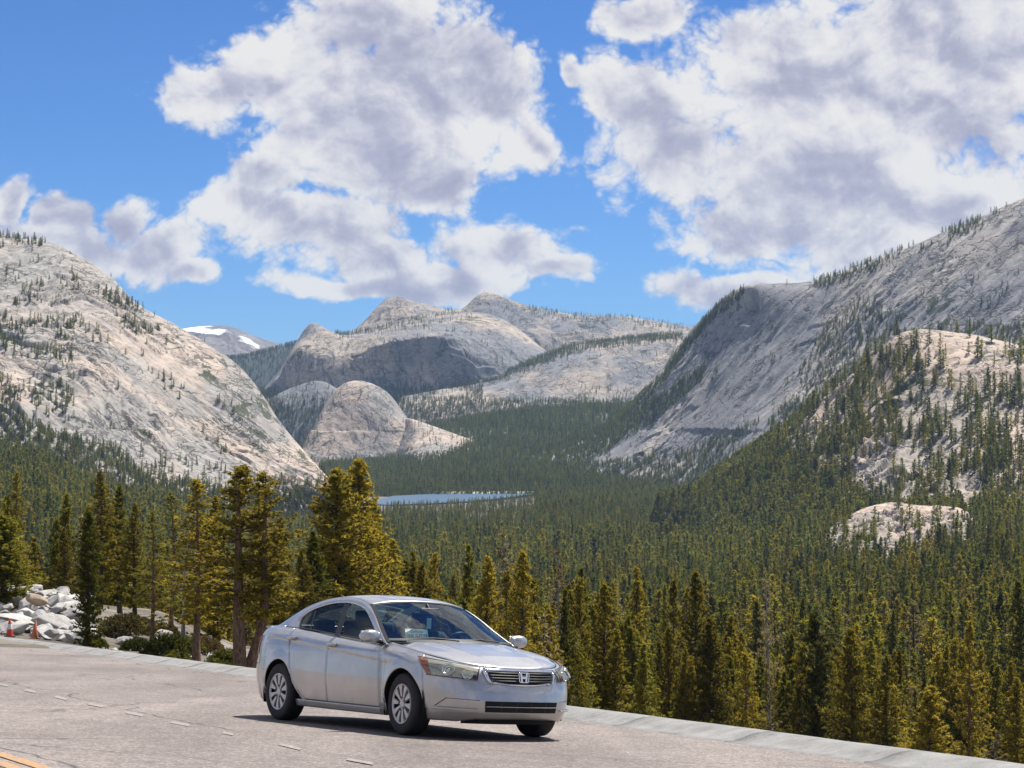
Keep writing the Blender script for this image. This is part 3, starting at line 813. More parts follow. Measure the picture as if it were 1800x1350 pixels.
def make_conifer(seed, h=15.0, base=.12, R=2.2, nb=130, tufts=7, blades=6, size=.42, trunk_r=.22, limbs=True, top_pow=.8, gap=.25, up=.15, lean=.0, fork=False, dead=False):
    """unit of forest: returns (trunk verts, faces), (crown verts, faces, tuft value per vertex)"""
    rg = np.random.default_rng(seed)
    TV, TF = [], []
    bx, by = rg.normal(0, .012 * h, 2)
    def axis(t, k=0):
        off = np.array([bx * math.sin(t * 2.6) + lean * h * t, by * math.sin(t * 3.1), t * h])
        if fork and k == 1: off += np.array([.075 * h * min(1, t * 3), .01 * h, -.03 * h * t])
        return off
    stems = (0, 1) if fork else (0,)
    for k in stems:
        ts = np.linspace(0, .985, 10)
        rr = trunk_r * (1 - ts) ** .85 * (1 + .5 * np.exp(-ts * 30)) + .012
        tube(TV, TF, [axis(t, k) - (np.array([0, 0, .5]) if t == 0 else 0) for t in ts], rr * (.85 if k else 1), 7)
    CV, CT = [], []
    TC, TD, TS, TVAL = [], [], [], []
    golden = 2.399963
    bulge = rg.normal(0, 1, 9)
    for i in range(nb):
        k = int(rg.random() < .5) if fork else 0
        t = base + (1 - base) * ((i + rg.random()) / nb) ** .92
        tt = (t - base) / (1 - base)
        az = i * golden + rg.normal(0, .5)
        env = R * (1 - tt) ** top_pow * min(1.0, .45 + 2.4 * tt) + .12
        env *= 1 + .22 * math.sin(az * 2 + bulge[0] * 3 + tt * 7) + .16 * bulge[int(tt * 8.99)]
        if fork: env *= .72
        if rg.random() < gap * .5: continue
        L = max(.15, env * rg.uniform(.62, 1.12))
        p0 = axis(t, k)
        pitch = up + .35 * tt - .25 * (1 - tt) * rg.random() + rg.normal(0, .12)
        dr = np.array([math.cos(az) * math.cos(pitch), math.sin(az) * math.cos(pitch), math.sin(pitch)])
        tip = p0 + dr * L + np.array([0, 0, .10 * L])
        mid = p0 + dr * L * .5 - np.array([0, 0, .06 * L])
        if limbs:
            tube(TV, TF, [p0, mid, tip], [.035 * L ** .5 + .01, .02 * L ** .5 + .006, .006], 3)
        if dead and rg.random() < .9: continue
        n_t = max(2, int(tufts * (.45 + .75 * L / R)))
        for j in range(n_t):
            f = .22 + .78 * (j + rg.random()) / n_t
            c = (p0 * (1 - f) ** 2 + 2 * mid * f * (1 - f) + tip * f * f) + rg.normal(0, .10 * L ** .5, 3) * (1, 1, .7)
            s = size * rg.uniform(.7, 1.3) * (.75 + .35 * (1 - tt))
            TC.append(c); TD.append(dr); TS.append(s); TVAL.append(rg.random())
    if TC:
        C_ = np.repeat(np.array(TC), blades, 0); D_ = np.repeat(np.array(TD), blades, 0); S_ = np.repeat(np.array(TS), blades)[:, None]
        n_ = len(C_)
        v = D_ * .55 + rg.normal(0, .75, (n_, 3)) + np.array([0, 0, .28]); v /= np.linalg.norm(v, axis=1, keepdims=True)
        sd = np.cross(v, rg.normal(0, 1, (n_, 3))); sd /= np.linalg.norm(sd, axis=1, keepdims=True) + 1e-9
        w = S_ * rg.uniform(.16, .27, (n_, 1)); o = C_ - v * S_ * .25
        CV = list(np.stack([o - sd * w, o + sd * w, o + v * S_ * rg.uniform(.8, 1.25, (n_, 1))], 1).reshape(-1, 3))
        CT = list(np.repeat(np.array(TVAL), blades * 3))
    # leader
    for b in range(10):
        c = axis(.93 + .075 * rg.random()); v = rg.normal(0, .45, 3) + np.array([0, 0, .8]); v /= np.linalg.norm(v)
        sd = np.cross(v, rg.normal(0, 1, 3)); sd /= np.linalg.norm(sd)
        if not dead: CV += [c - sd * size * .2, c + sd * size * .2, c + v * size]; CT += [.6] * 3
    return (np.array(TV), TF), (np.array(CV) if CV else np.zeros((0, 3)), CT)

def conifer_meshes(name, mat_leaf, mat_bark, **kw):
    (tv, tf), (cv, ct) = make_conifer(**kw)
    tm = bpy.data.meshes.new(name + "_trunk"); tm.from_pydata(tv.tolist(), [], tf); tm.materials.append(mat_bark)
    tm.polygons.foreach_set('use_smooth', [True] * len(tm.polygons))
    cm = None
    if len(cv):
        cm = bpy.data.meshes.new(name + "_crown")
        cm.from_pydata(cv.tolist(), [], np.arange(len(cv)).reshape(-1, 3).tolist()); cm.materials.append(mat_leaf)
        a = cm.attributes.new('tuft', 'FLOAT', 'POINT'); a.data.foreach_set('value', ct)
    return tm, cm, kw.get('h', 15.0)

def joined(name, tm, cm):
    """one low-cost mesh of trunk and crown for the far forest"""
    me = bpy.data.meshes.new(name)
    V = [tuple(v.co) for v in tm.vertices]; n = len(V); Fc = [tuple(p.vertices) for p in tm.polygons]; k = len(Fc)
    if cm: V += [tuple(v.co) for v in cm.vertices]; Fc += [tuple(n + i for i in p.vertices) for p in cm.polygons]
    me.from_pydata(V, [], Fc); me.materials.append(tm.materials[0])
    if cm:
        me.materials.append(cm.materials[0])
        me.polygons.foreach_set('material_index', [0] * k + [1] * (len(Fc) - k))
        vals = [0.5] * n + [d.value for d in cm.attributes['tuft'].data]
        a = me.attributes.new('tuft', 'FLOAT', 'POINT'); a.data.foreach_set('value', vals)
    return me

# near kinds (full), middle kinds, far kinds
NEAR = {
    'gold_a': conifer_meshes('gold_a', MAT_GOLD, MAT_BARK_DARK, seed=1, R=2.56, nb=195, base=.10, tufts=14, blades=8, size=.27),
    'gold_b': conifer_meshes('gold_b', MAT_GOLD, MAT_BARK, seed=2, R=2.32, nb=172, base=.22, tufts=12, blades=8, size=.27, gap=.5),
    'dense': conifer_meshes('dense', MAT_DARK, MAT_BARK_DARK, seed=3, R=2.93, nb=276, base=.02, tufts=16, blades=8, size=.30, top_pow=.75, gap=.1),
    'big_fork': conifer_meshes('big_fork', MAT_GOLD, MAT_BARK, seed=4, R=2.92, nb=264, base=.34, tufts=14, blades=8, size=.27, trunk_r=.33, top_pow=.5, fork=True, gap=.35),
    'slim': conifer_meshes('slim', MAT_OLIVE, MAT_BARK_DARK, seed=33, R=2.0, nb=260, base=.03, tufts=14, blades=8, size=.28, top_pow=.45, gap=.1),
    'sparse': conifer_meshes('sparse', MAT_OLIVE, MAT_BARK, seed=5, R=2.32, nb=138, base=.16, tufts=11, blades=7, size=.25, gap=.6, trunk_r=.17),
    'olive': conifer_meshes('olive', MAT_OLIVE, MAT_BARK_DARK, seed=6, R=2.44, nb=218, base=.12, tufts=14, blades=8, size=.27),
    'bushy': conifer_meshes('bushy', MAT_OLIVE, MAT_BARK_DARK, seed=7, R=3.13, nb=264, base=.0, tufts=16, blades=8, size=.31, top_pow=.6, gap=.15, h=12.0),
    'dry': conifer_meshes('dry', MAT_DRY, MAT_SNAG, seed=8, R=2.07, nb=138, base=.12, tufts=9, blades=7, size=.24, gap=.5),
    'snag': conifer_meshes('snag', MAT_DRY, MAT_SNAG, seed=9, R=1.59, nb=80, base=.12, dead=True, tufts=4, trunk_r=.18),
    'tall': conifer_meshes('tall', MAT_GOLD, MAT_BARK_DARK, seed=10, R=2.81, nb=276, base=.12, tufts=14, blades=8, size=.30, top_pow=.62),
}
MID = [conifer_meshes('mid%d' % i, m, MAT_BARK_DARK, seed=20 + i, top_pow=.68, R=r * 1.2, nb=nb, base=b, tufts=6, blades=4, size=.58, limbs=False, gap=g)
       for i, (m, r, nb, b, g) in enumerate([(MAT_GOLD, 1.9, 105, .08, .2), (MAT_OLIVE, 1.75, 105, .06, .2), (MAT_OLIVE, 2.1, 110, .1, .3), (MAT_GREEN, 1.7, 100, .08, .25), (MAT_GOLD, 1.6, 90, .12, .4), (MAT_DRY, 1.5, 70, .15, .5), (MAT_DARK, 2.0, 120, .04, .1)])]
FARP = [conifer_meshes('far%d' % i, m, MAT_BARK_DARK, seed=40 + i, top_pow=.7, R=r * 1.15, nb=46, base=b, tufts=3, blades=3, size=1.15, limbs=False, gap=.1)
        for i, (m, r, b) in enumerate([(MAT_GREEN, 2.0, .05), (MAT_GREEN, 1.7, .08), (MAT_DARK, 2.1, .05), (MAT_OLIVE, 1.8, .05), (MAT_OLIVE, 2.2, .1), (MAT_GREEN, 2.5, .0)])]

COUNT = 0
def plant_tree(meshes, loc, h, rz=0.0, name="pine_tree", label=None, group=None, cat="tree", wide=1.0):
    tm, cm, h0 = meshes
    e = empty(name, loc, rz)
    s = h / h0
    e.scale = (s * wide, s * wide, s)
    t = bpy.data.objects.new("trunk", tm); col.objects.link(t); t.parent = e
    if cm is not None:
        c = bpy.data.objects.new("crown", cm); col.objects.link(c); c.parent = e
    tag(e, label, cat, group)
    return e

rnd = random.Random(11)
# the trees one can point at: (u, v of tip, v of foot, depth, kind, width factor, name, label)
FORE = [
    (8, 903, 1062, 100, 'bushy', 1.15, 'pine_tree', "bushy dark pine cut by the picture edge above the white boulders"),
    (157, 893, 1137, 82, 'slim', .72, 'pine_tree', "slim pine dense with needles down to the kerb, right of the traffic cones"),
    (176, 822, 1075, 112, 'gold_a', .85, 'pine_tree', "tall pointed pine rising behind the slim pine at the boulder bank"),
    (212, 850, 1062, 122, 'olive', .8, 'pine_tree', "dark pine with bare lower trunk between two taller pines"),
    (266, 892, 1158, 80, 'sparse', .95, 'pine_tree', "thin sparse pine with straight brown trunk beside the brown shrub"),
    (322, 885, 1090, 100, 'snag', .8, 'dead_pine', "pale dead snag standing among the pines near the boulders"),
    (345, 836, 1170, 79, 'gold_b', .95, 'pine_tree', "tall pine with dark slender trunk midway between cones and car"),
    (380, 868, 1120, 100, 'gold_a', .9, 'pine_tree', "olive pine just behind and right of the dark slender trunk"),
    (424, 812, 1178, 70, 'big_fork', 1.0, 'pine_tree', "largest pine with stout reddish twin trunk at the kerb behind the car"),
    (492, 905, 1130, 98, 'gold_b', .8, 'pine_tree', "smaller golden pine right of the stout twin trunk"),
    (530, 960, 1130, 92, 'gold_a', .8, 'pine_tree', "short golden pine just above the car's boot"),
    (596, 822, 1130, 104, 'tall', 1.05, 'pine_tree', "tall golden pine above the car roof, taller pair's left one"),
    (628, 806, 1130, 110, 'tall', .98, 'pine_tree', "tall golden pine above the car roof, taller pair's right one"),
    (690, 945, 1150, 120, 'gold_a', .9, 'pine_tree', "golden pine peeking right of the tall pair above the car"),
    (742, 985, 1160, 125, 'gold_a', .9, 'pine_tree', "small golden pine directly above the windscreen"),
    (765, 970, 1160, 150, 'gold_b', .8, 'pine_tree', "slim golden pine above the windscreen, second of two"),
    (822, 958, 1150, 175, 'olive', .9, 'pine_tree', "olive pine left of the pale broad pine"),
    (893, 934, 1165, 165, 'dry', 1.25, 'pine_tree', "pale broad pine with ragged crown above the car's door mirror"),
    (988, 965, 1190, 185, 'dry', 1.0, 'pine_tree', "brownish thinning pine above the car's headlight"),
    (940, 1060, 1200, 150, 'gold_a', .9, 'pine_tree', "short golden pine above the bonnet"),
    (1045, 1060, 1260, 150, 'gold_b', .95, 'pine_tree', "golden pine just beyond the front of the car"),
    (1120, 998, 1240, 190, 'gold_a', .95, 'pine_tree', "pointed bright golden pine standing clear of its neighbours right of the car"),
    (1222, 1003, 1262, 185, 'gold_a', 1.1, 'pine_tree', "tallest bright golden pine in the stand right of the car"),
    (1185, 1018, 1250, 195, 'gold_b', .9, 'pine_tree', "golden pine immediately left of the tallest bright one"),
    (1250, 1085, 1290, 160, 'tall', .9, 'pine_tree', "broad golden pine whose foot meets the kerb line right of the car"),
    (1352, 1160, 1310, 150, 'dry', .7, 'pine_tree', "greyish dying pine left of the very dark pine"),
    (1345, 1000, 1180, 260, 'dry', .8, 'pine_tree', "faded grey-brown pine above the greyish dying one"),
    (1425, 1074, 1345, 150, 'dense', 1.05, 'pine_tree', "very dark dense pine, the darkest in the stand below the kerb"),
    (1492, 1105, 1350, 145, 'tall', .95, 'pine_tree', "golden pine directly right of the very dark pine"),
    (1560, 1150, 1380, 135, 'gold_a', 1.0, 'pine_tree', "golden pine above the end of the kerb, lower right"),
    (1640, 1205, 1420, 120, 'tall', 1.0, 'pine_tree', "rounded golden pine near the lower right corner"),
    (1705, 1090, 1400, 150, 'gold_b', .95, 'pine_tree', "tall golden pine one tree in from the right picture edge"),
    (1748, 1285, 1440, 105, 'dry', 1.0, 'pine_tree', "dry brown sapling in the lower right corner"),
    (1788, 1190, 1440, 130, 'gold_a', 1.0, 'pine_tree', "golden pine cut by the right picture edge, low down"),
    (1790, 1020, 1250, 260, 'olive', 1.0, 'pine_tree', "darker pine cut by the right picture edge, halfway down"),
    (238, 880, 1092, 112, 'gold_a', .85, 'pine_tree', "olive pine filling the gap left of the thin sparse pine's crown"),
    (300, 862, 1105, 110, 'sparse', 1.0, 'pine_tree', "airy pine between the thin sparse pine and the dark slender trunk"),
    (455, 848, 1120, 96, 'gold_b', .8, 'pine_tree', "golden pine close behind the stout twin trunk"),
    (548, 930, 1125, 100, 'olive', .9, 'pine_tree', "olive pine left of the tall golden pair above the car roof"),
    (662, 895, 1145, 122, 'gold_a', .85, 'pine_tree', "golden pine leaning out right of the tall golden pair"),
    (112, 925, 1050, 135, 'gold_a', .95, 'pine_tree', "olive pine standing behind the boulder bank, left of the tall pointed pine"),
    (60, 950, 1040, 145, 'gold_b', 1.0, 'pine_tree', "golden-olive pine behind the boulder bank near the left picture edge"),
    (1310, 1145, 1330, 140, 'gold_b', .85, 'pine_tree', "slender golden pine just left of the greyish dying one"),
    (1085, 1105, 1280, 140, 'gold_a', .95, 'pine_tree', "low golden pine beyond the kerb near the car's front wheel"),
    (1130, 1130, 1290, 130, 'olive', .95, 'pine_tree', "low olive pine between the car and the stand of golden pines"),
    (1010, 1110, 1265, 135, 'olive', .9, 'pine_tree', "dark olive pine touching the car's headlight in view"),
]
for (u, vt, vb, d, kind, wide, nm, lab) in FORE:
    tip = at(u, vt, d)
    x, y = tip[0], tip[1]
    zg = float(ground_z(np.array([x]), np.array([y]))[0])
    zb = at(u, vb, d)[2]
    z0 = min(zg, zb + .5) if zb < zg else zg
    h = tip[2] - z0
    plant_tree(NEAR[kind], (x, y, z0 - .15), h, rnd.uniform(0, 6.28) if kind != 'big_fork' else .15, nm, lab, None, "tree", wide * 1.18 * min(1.3, max(.75, 13.0 / h)) )

# everything else that grows: collect positions, then the largest become individuals and the rest one forest
rg = np.random.default_rng(77)
PTS = []      # x, y, z, h, zone
def add_pts(P, h, zone): PTS.append(np.column_stack([P, h, np.full(len(P), zone)]))

def scatter_ground(dmin, dmax, n, u0, u1, hfun, zone, keep=None):
    d = np.sqrt(rg.uniform(dmin ** 2, dmax ** 2, n)); u = rg.uniform(u0, u1, n)
    x = (u - 900) / F * d
    z = ground_z(x, d)
    P = np.column_stack([x, d, z])
    k = np.ones(n, bool) if keep is None else keep(u, d, P)
    P = P[k]; h = hfun(len(P), P[:, 1])
    add_pts(P, h, zone)

def hs(lo, hi): return lambda n, d: rg.uniform(lo, hi, n) * (.85 + .3 * rg.random(n))
# slope right below the road
def keep_near(u, d, P):
    s = P[:, 0] - kerb_x(P[:, 1])
    return (s > 9) & (fbm(np.column_stack([P[:, 0] / 40, P[:, 1] / 40, P[:, 0] * 0]), 2) > -.55)
scatter_ground(90, 330, 3600, 560, 2000, hs(10.0, 15.5), 0, lambda u, d, P: keep_near(u, d, P) & (d > 120 + 60 * np.clip((900 - u) / 400, -.3, 1)))
scatter_ground(140, 330, 800, -150, 560, hs(8, 12), 1, lambda u, d, P: keep_near(u, d, P))
scatter_ground(330, 900, 9000, -150, 1960, lambda n, d: rg.choice([8., 11, 14, 17, 20, 23], n) * (.85 + .3 * rg.random(n)), 2, lambda u, d, P: fbm(np.column_stack([P[:, 0] / 70, P[:, 1] / 70, P[:, 0] * 0 + 3]), 2) > -.5)
def keep_valley(u, d, P):
    v = pix(P)[1]
    lake = poly_mask(u, d - 12, LAKE_UD) | poly_mask(u, d + 12, LAKE_UD)
    return ~lake & (fbm(np.column_stack([P[:, 0] / 120, P[:, 1] / 120, P[:, 0] * 0 + 7]), 2) > -.5)
def hvalley(n, d): return np.where(d > 2200, rg.uniform(5, 8.5, n), np.where(d > 1700, rg.uniform(8, 14, n), rg.choice([9., 12, 15, 18, 22], n) * (.85 + .3 * rg.random(n))))
scatter_ground(900, 2500, 26000, -120, 1960, hvalley, 3, keep_valley)
scatter_ground(1200, 2300, 5000, -120, 480, hvalley, 3, keep_valley)
scatter_ground(2300, 3150, 4200, 680, 1300, hvalley, 3, keep_valley)
scatter_ground(2100, 3200, 5200, 940, 1320, hs(10, 16), 3, None)

def scatter_surf(name, n, dens, hlo, hhi, zone):
    Gs, Ns, nf = SURF[name]
    i = rg.integers(0, nf + 3, n); j = rg.integers(0, Gs.shape[1] - 1, n)
    i = np.minimum(i, Gs.shape[0] - 2)
    fi, fj = rg.random(n)[:, None], rg.random(n)[:, None]
    P = (Gs[i, j] * (1 - fi) + Gs[i + 1, j] * fi) * (1 - fj) + (Gs[i, j + 1] * (1 - fi) + Gs[i + 1, j + 1] * fi) * fj
    u, v = pix(P)
    k = (rg.random(n) < dens(u, v, P)) & (u > -80) & (u < 1880)
    P = P[k]
    add_pts(P - np.array([0, 0, .4]), rg.uniform(hlo, hhi, len(P)), zone)

def clump(P, s, lo, hi, seed=0):
    return np.clip((fbm(P / s + seed, 3) - lo) / (hi - lo), 0, 1)
def band(u, v, pts, w):
    """1 within w px of a polyline given in px"""
    uu = [p[0] for p in pts]; vv = [p[1] for p in pts]
    return np.where((u > uu[0]) & (u < uu[-1]), np.clip(1.5 - np.abs(v - np.interp(u, uu, vv)) / w, 0, 1), 0)

def d_left(u, v, P):
    wood = poly_mask(u, v, [(-100, 660), (20, 690), (45, 740), (110, 765), (200, 785), (250, 835), (330, 850), (430, 868), (600, 872), (600, 930), (-100, 930)]) * .95
    low = poly_mask(u, v, [(150, 770), (300, 800), (430, 835), (590, 860), (590, 900), (150, 900)]) * .12
    crest = band(u, v, [(-100, 400), (0, 414), (80, 428)], 7) * .6
    mids = np.where((u < 330) & (v < 590), clump(P, 60, .15, .5) * .36, 0)
    ledge = band(u, v, [(100, 560), (230, 568), (330, 585)], 9) * .3 * clump(P, 60, -.1, .3)
    gull = np.where((u < 130) & (v > 560) & (v < 760), clump(P, 70, -.15, .3, 5) * .5, 0)
    ledge2 = np.where((u > 150) & (v > 600), clump(P, 50, .32, .6, 9) * .14, 0)
    return np.maximum.reduce([wood, low, crest, mids, ledge, gull, ledge2])
scatter_surf("granite_dome_left", 26000, d_left, 4, 10, 4)

def d_right(u, v, P):
    crest = band(u, v, [(1430, 498), (1520, 470), (1620, 432), (1720, 392), (1810, 352)], 15) * .5 * clump(P, 70, -.05, .35)
    left_edge = band(u, v, [(1100, 735), (1160, 672), (1210, 605), (1260, 548), (1310, 512)], 9) * .8
    gully = poly_mask(u, v, [(1450, 570), (1530, 520), (1590, 560), (1560, 620), (1500, 660), (1420, 700), (1400, 660)]) * .28
    strip = poly_mask(u, v, [(980, 790), (1100, 720), (1170, 690), (1240, 640), (1235, 668), (1160, 735), (1060, 800), (980, 830)]) * .8
    low = poly_mask(u, v, [(860, 830), (1000, 815), (1100, 810), (1220, 790), (1330, 740), (1420, 690), (1500, 650), (1500, 900), (860, 900)]) * .75 * np.maximum(clump(P, 90, -.35, .05), np.clip((v - 790) / 40, 0, 1))
    mid = clump(P, 70, .38, .65) * .06
    rt = poly_mask(u, v, [(1560, 585), (1810, 560), (1810, 620), (1560, 600)]) * .4
    foot = band(u, v, [(1120, 850), (1200, 846), (1300, 838), (1430, 832)], 14) * .9
    return np.maximum.reduce([crest, left_edge, gully, strip, low, mid, rt, foot])
scatter_surf("mountain_right", 52000, d_right, 5, 10, 4)

def d_knoll(u, v, P):
    t = np.clip((v - 590 - np.clip((1500 - u), 0, 300) * .35) / 260, 0, 1)
    low = np.clip((v - 830 + np.clip((1480 - u) * .5, -40, 130)) / 90, 0, 1) * .75
    open_ = np.clip(1 - np.hypot((u - 1560) / 110, (v - 850) / 60), 0, 1)
    return np.clip((.05 + .24 * t) * (.35 + clump(P, 50, -.2, .3)) + low - open_ * .3, 0, 1)
scatter_surf("granite_knoll", 17000, d_knoll, 9, 16, 4)
scatter_surf("granite_outcrop", 260, lambda u, v, P: np.where(v > 915, .5, .12), 7, 12, 4)
scatter_surf("valley_side", 30000, lambda u, v, P: .95 * np.where(poly_mask(u, v, [(720, 735), (800, 760), (880, 785), (1000, 800), (980, 820), (860, 812), (740, 790)]), .6, 1), 11, 17, 5)
scatter_surf("granite_apron", 5000, lambda u, v, P: np.maximum(np.clip((v - 800 - (u - 750) * .02) / 15, 0, 1), np.maximum(.06, np.clip((u - 880) / 60, 0, 1))), 7, 12, 5)
scatter_surf("granite_dome_small", 2600, lambda u, v, P: np.maximum(np.clip((v - 806) / 12, 0, 1), .015 + .2 * np.clip((560 - u) / 30, 0, 1)), 8, 13, 5)
scatter_surf("mountain_slab", 15000, lambda u, v, P: np.maximum.reduce([np.clip((v - 700 + (u - 900) * .02) / 12, 0, 1), band(u, v, [(790, 676), (865, 664), (935, 640), (1010, 613), (1090, 600), (1200, 590)], 8) * .95, clump(P, 110, .15, .5) * .12 * (u > 980) + .006, np.where(u < 850, clump(P, 80, -.2, .2) * .6, 0)]), 7, 12, 5)
scatter_surf("mountain_cliff_dome", 16000, lambda u, v, P: np.maximum.reduce([np.clip((v - 672 + (u - 700) * .05) / 16, 0, 1), clump(P, 120, .4, .7) * .08, band(u, v, [(588, 590), (700, 575), (830, 556)], 6) * .35]), 7, 12, 5)
scatter_surf("mountain_crest", 9000, lambda u, v, P: np.maximum.reduce([band(u, v, [(930, 545), (1000, 556), (1100, 562), (1240, 580)], 9) * .5, clump(P, 140, .25, .6) * .15, band(u, v, [(690, 575), (800, 552)], 9) * .5]), 7, 12, 5)
scatter_surf("mountain_shoulder", 3000, lambda u, v, P: np.clip((v - 690) / 40, .05, .9), 8, 13, 5)
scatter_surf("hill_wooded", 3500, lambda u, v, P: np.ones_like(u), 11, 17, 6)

ALL = np.concatenate(PTS, 0)
u, v = pix(ALL[:, :3])
ALL = ALL[(u > -120) & (u < 1920) & (v < 1480)]
u, v = pix(ALL[:, :3])
# largest in view become trees of their own
px_h = ALL[:, 3] / ALL[:, 1] * F
vis_top = v - px_h
kx = np.interp(u, [0, 440, 1010, 1590, 1800], [1120, 1185, 1258, 1350, 1385])
seen = (vis_top < kx - 14) & (u > -10) & (u < 1810) & ~((u > 470) & (u < 960) & (vis_top > 1050))
order = np.argsort(-(px_h * seen))
N_IND = 250
ind = order[:N_IND]
rest = np.setdiff1d(np.arange(len(ALL)), ind)
LOOK = {'gold_a': 'dense golden', 'gold_b': 'open-crowned golden', 'olive': 'olive-green', 'dry': 'dry brownish', 'tall': 'broad golden', 'sparse': 'thin olive'}
for k in ind:
    x, y, z, h, zone = ALL[k]
    uu_ = u[k]
    if uu_ < 500:
        place, nm = "behind the boulder bank, left of the car", ['olive', 'sparse', 'gold_b', 'olive', 'gold_a']
    elif uu_ < 1000:
        place, nm = "in the crowd rising behind the car", ['gold_a', 'olive', 'gold_b', 'gold_a', 'dry']
    elif uu_ < 1400:
        place, nm = "below the kerb, between the car and the very dark pine", ['gold_a', 'olive', 'gold_b', 'gold_a', 'olive']
    else:
        place, nm = "below the kerb, right of the very dark pine", ['gold_a', 'olive', 'gold_b', 'tall', 'olive']
    kd = nm[int(rg.integers(0, 5))]
    row = "front-row" if y < 190 else "farther-back"
    lab = "%s %s pine %s" % (row, LOOK[kd], place)
    plant_tree(NEAR[kd], (x, y, z - .2), h, rg.uniform(0, 6.28), "pine_tree", lab, lab.replace(" pine ", " pines ").replace(",", ""), "tree", rg.uniform(.7, 1.05))

# the rest: one forest of instanced conifers
def forest(name, pts, protos, wrange, label):
    cl = bpy.data.collections.new(name + "_kinds")
    for i, me in enumerate(protos):
        o = bpy.data.objects.new("conifer_kind%02d" % i, me); cl.objects.link(o)
    me = bpy.data.meshes.new(name)
    me.from_pydata(pts[:, :3].tolist(), [], [])
    n = len(pts)
    a = me.attributes.new('hh', 'FLOAT', 'POINT'); a.data.foreach_set('value', (pts[:, 3] / 15.0).astype(np.float32))
    a = me.attributes.new('ww', 'FLOAT', 'POINT'); a.data.foreach_set('value', (rg.uniform(*wrange, n) * np.where(pts[:, 4] == 4, 1.45, 1.0)).astype(np.float32))
    a = me.attributes.new('rr', 'FLOAT', 'POINT'); a.data.foreach_set('value', rg.uniform(0, 6.28, n).astype(np.float32))
    a = me.attributes.new('kk', 'INT', 'POINT'); a.data.foreach_set('value', pts[:, 5].astype(np.int32) if pts.shape[1] > 5 else rg.integers(0, len(protos), n).astype(np.int32))
    o = bpy.data.objects.new(name, me); col.objects.link(o)
    ng = bpy.data.node_groups.new(name, 'GeometryNodeTree')
    ng.interface.new_socket('Geometry', in_out='INPUT', socket_type='NodeSocketGeometry')
    ng.interface.new_socket('Geometry', in_out='OUTPUT', socket_type='NodeSocketGeometry')
    N, L = ng.nodes, ng.links
    gi, go = N.new('NodeGroupInput'), N.new('NodeGroupOutput')
    ci = N.new('GeometryNodeCollectionInfo'); ci.inputs[0].default_value = cl; ci.inputs[1].default_value = True; ci.inputs[2].default_value = True
    ip = N.new('GeometryNodeInstanceOnPoints'); ip.inputs['Pick Instance'].default_value = True
    def attr(nm, t='FLOAT'):
        x = N.new('GeometryNodeInputNamedAttribute'); x.data_type = t; x.inputs[0].default_value = nm
        return x.outputs[0]
    cx = N.new('ShaderNodeCombineXYZ'); mw = N.new('ShaderNodeMath'); mw.operation = 'MULTIPLY'
    hh = attr('hh'); L.new(hh, mw.inputs[0]); L.new(attr('ww'), mw.inputs[1])
    L.new(mw.outputs[0], cx.inputs[0]); L.new(mw.outputs[0], cx.inputs[1]); L.new(hh, cx.inputs[2])
    cr = N.new('ShaderNodeCombineXYZ'); L.new(attr('rr'), cr.inputs[2])
    L.new(gi.outputs[0], ip.inputs['Points']); L.new(ci.outputs[0], ip.inputs['Instance']); L.new(attr('kk', 'INT'), ip.inputs['Instance Index'])
    L.new(cx.outputs[0], ip.inputs['Scale'])
    e2r = N.new('FunctionNodeEulerToRotation'); L.new(cr.outputs[0], e2r.inputs[0]); L.new(e2r.outputs[0], ip.inputs['Rotation'])
    L.new(ip.outputs[0], go.inputs[0])
    md = o.modifiers.new('grow', 'NODES'); md.node_group = ng
    tag(o, label, "forest", kind="stuff")
    return o

R_ = ALL[rest]
near_r = R_[:, 1] < 1100
mid = R_[near_r]; far = R_[~near_r]
dm = mid[:, 1]
w = np.clip((dm - 250) / 500, 0, 1)
km = np.where(rg.random(len(mid)) < .15 + w * .6, rg.choice([1, 3, 2, 6, 3], len(mid)), rg.choice([0, 0, 1, 2, 4, 1, 5], len(mid)))
mid = np.column_stack([mid, km])
wf = rg.random(len(far)) < np.clip((far[:, 1] - 1100) / 1400, 0.2, .9)
kf = np.where(wf, rg.choice([0, 1, 2, 5], len(far)), rg.choice([3, 4, 0], len(far)))
kf = np.where(far[:, 4] == 6, 2, kf)  # far ridge gets only dark-needled trees, standing in for cloud shadow
far = np.column_stack([far, kf])
forest("forest_slope", mid, [joined('kind%d' % i, *m[:2]) for i, m in enumerate(MID)], (.75, 1.4), "dense olive and golden pine forest covering the slope below the road")
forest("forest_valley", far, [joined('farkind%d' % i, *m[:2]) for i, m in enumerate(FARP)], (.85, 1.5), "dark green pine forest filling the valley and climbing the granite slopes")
print("TREES", len(mid), len(far))

# ------------------------------------------------------------------ boulders, shrubs, traffic cones
import bmesh

def rock_mat(name, c1, c2, c3):
    m, q, out = new_mat(name)
    tc = q.node('ShaderNodeTexCoord'); oi = q.node('ShaderNodeObjectInfo')
    p = q.vm('ADD', tc.outputs['Object'], q.vm('SCALE', (7.3, 3.1, 5.7), s=oi.outputs['Random']))
    n = q.noise(p, 2.6, 6, .65); n2 = q.noise(p, 30.0, 3, .6)
    c = q.ramp(n, [(.3, c1), (.5, c2), (.72, c3)])
    c = q.mix(1.0, c, q.mapr(n2, .3, .7, .78, 1.18, 'LINEAR'), 'MULTIPLY')
    c = q.mix(1.0, c, q.mapr(oi.outputs['Random'], 0, 1, .85, 1.12, 'LINEAR'), 'MULTIPLY')
    principled(q, out, c, .9, 0, .2, normal=bump(q, q.m('ADD', n, q.m('MULTIPLY', n2, .3)), .6, .06))
    return m
MAT_BOULDER = rock_mat("white_granite", (.27, .255, .24), (.44, .42, .395), (.53, .51, .485))
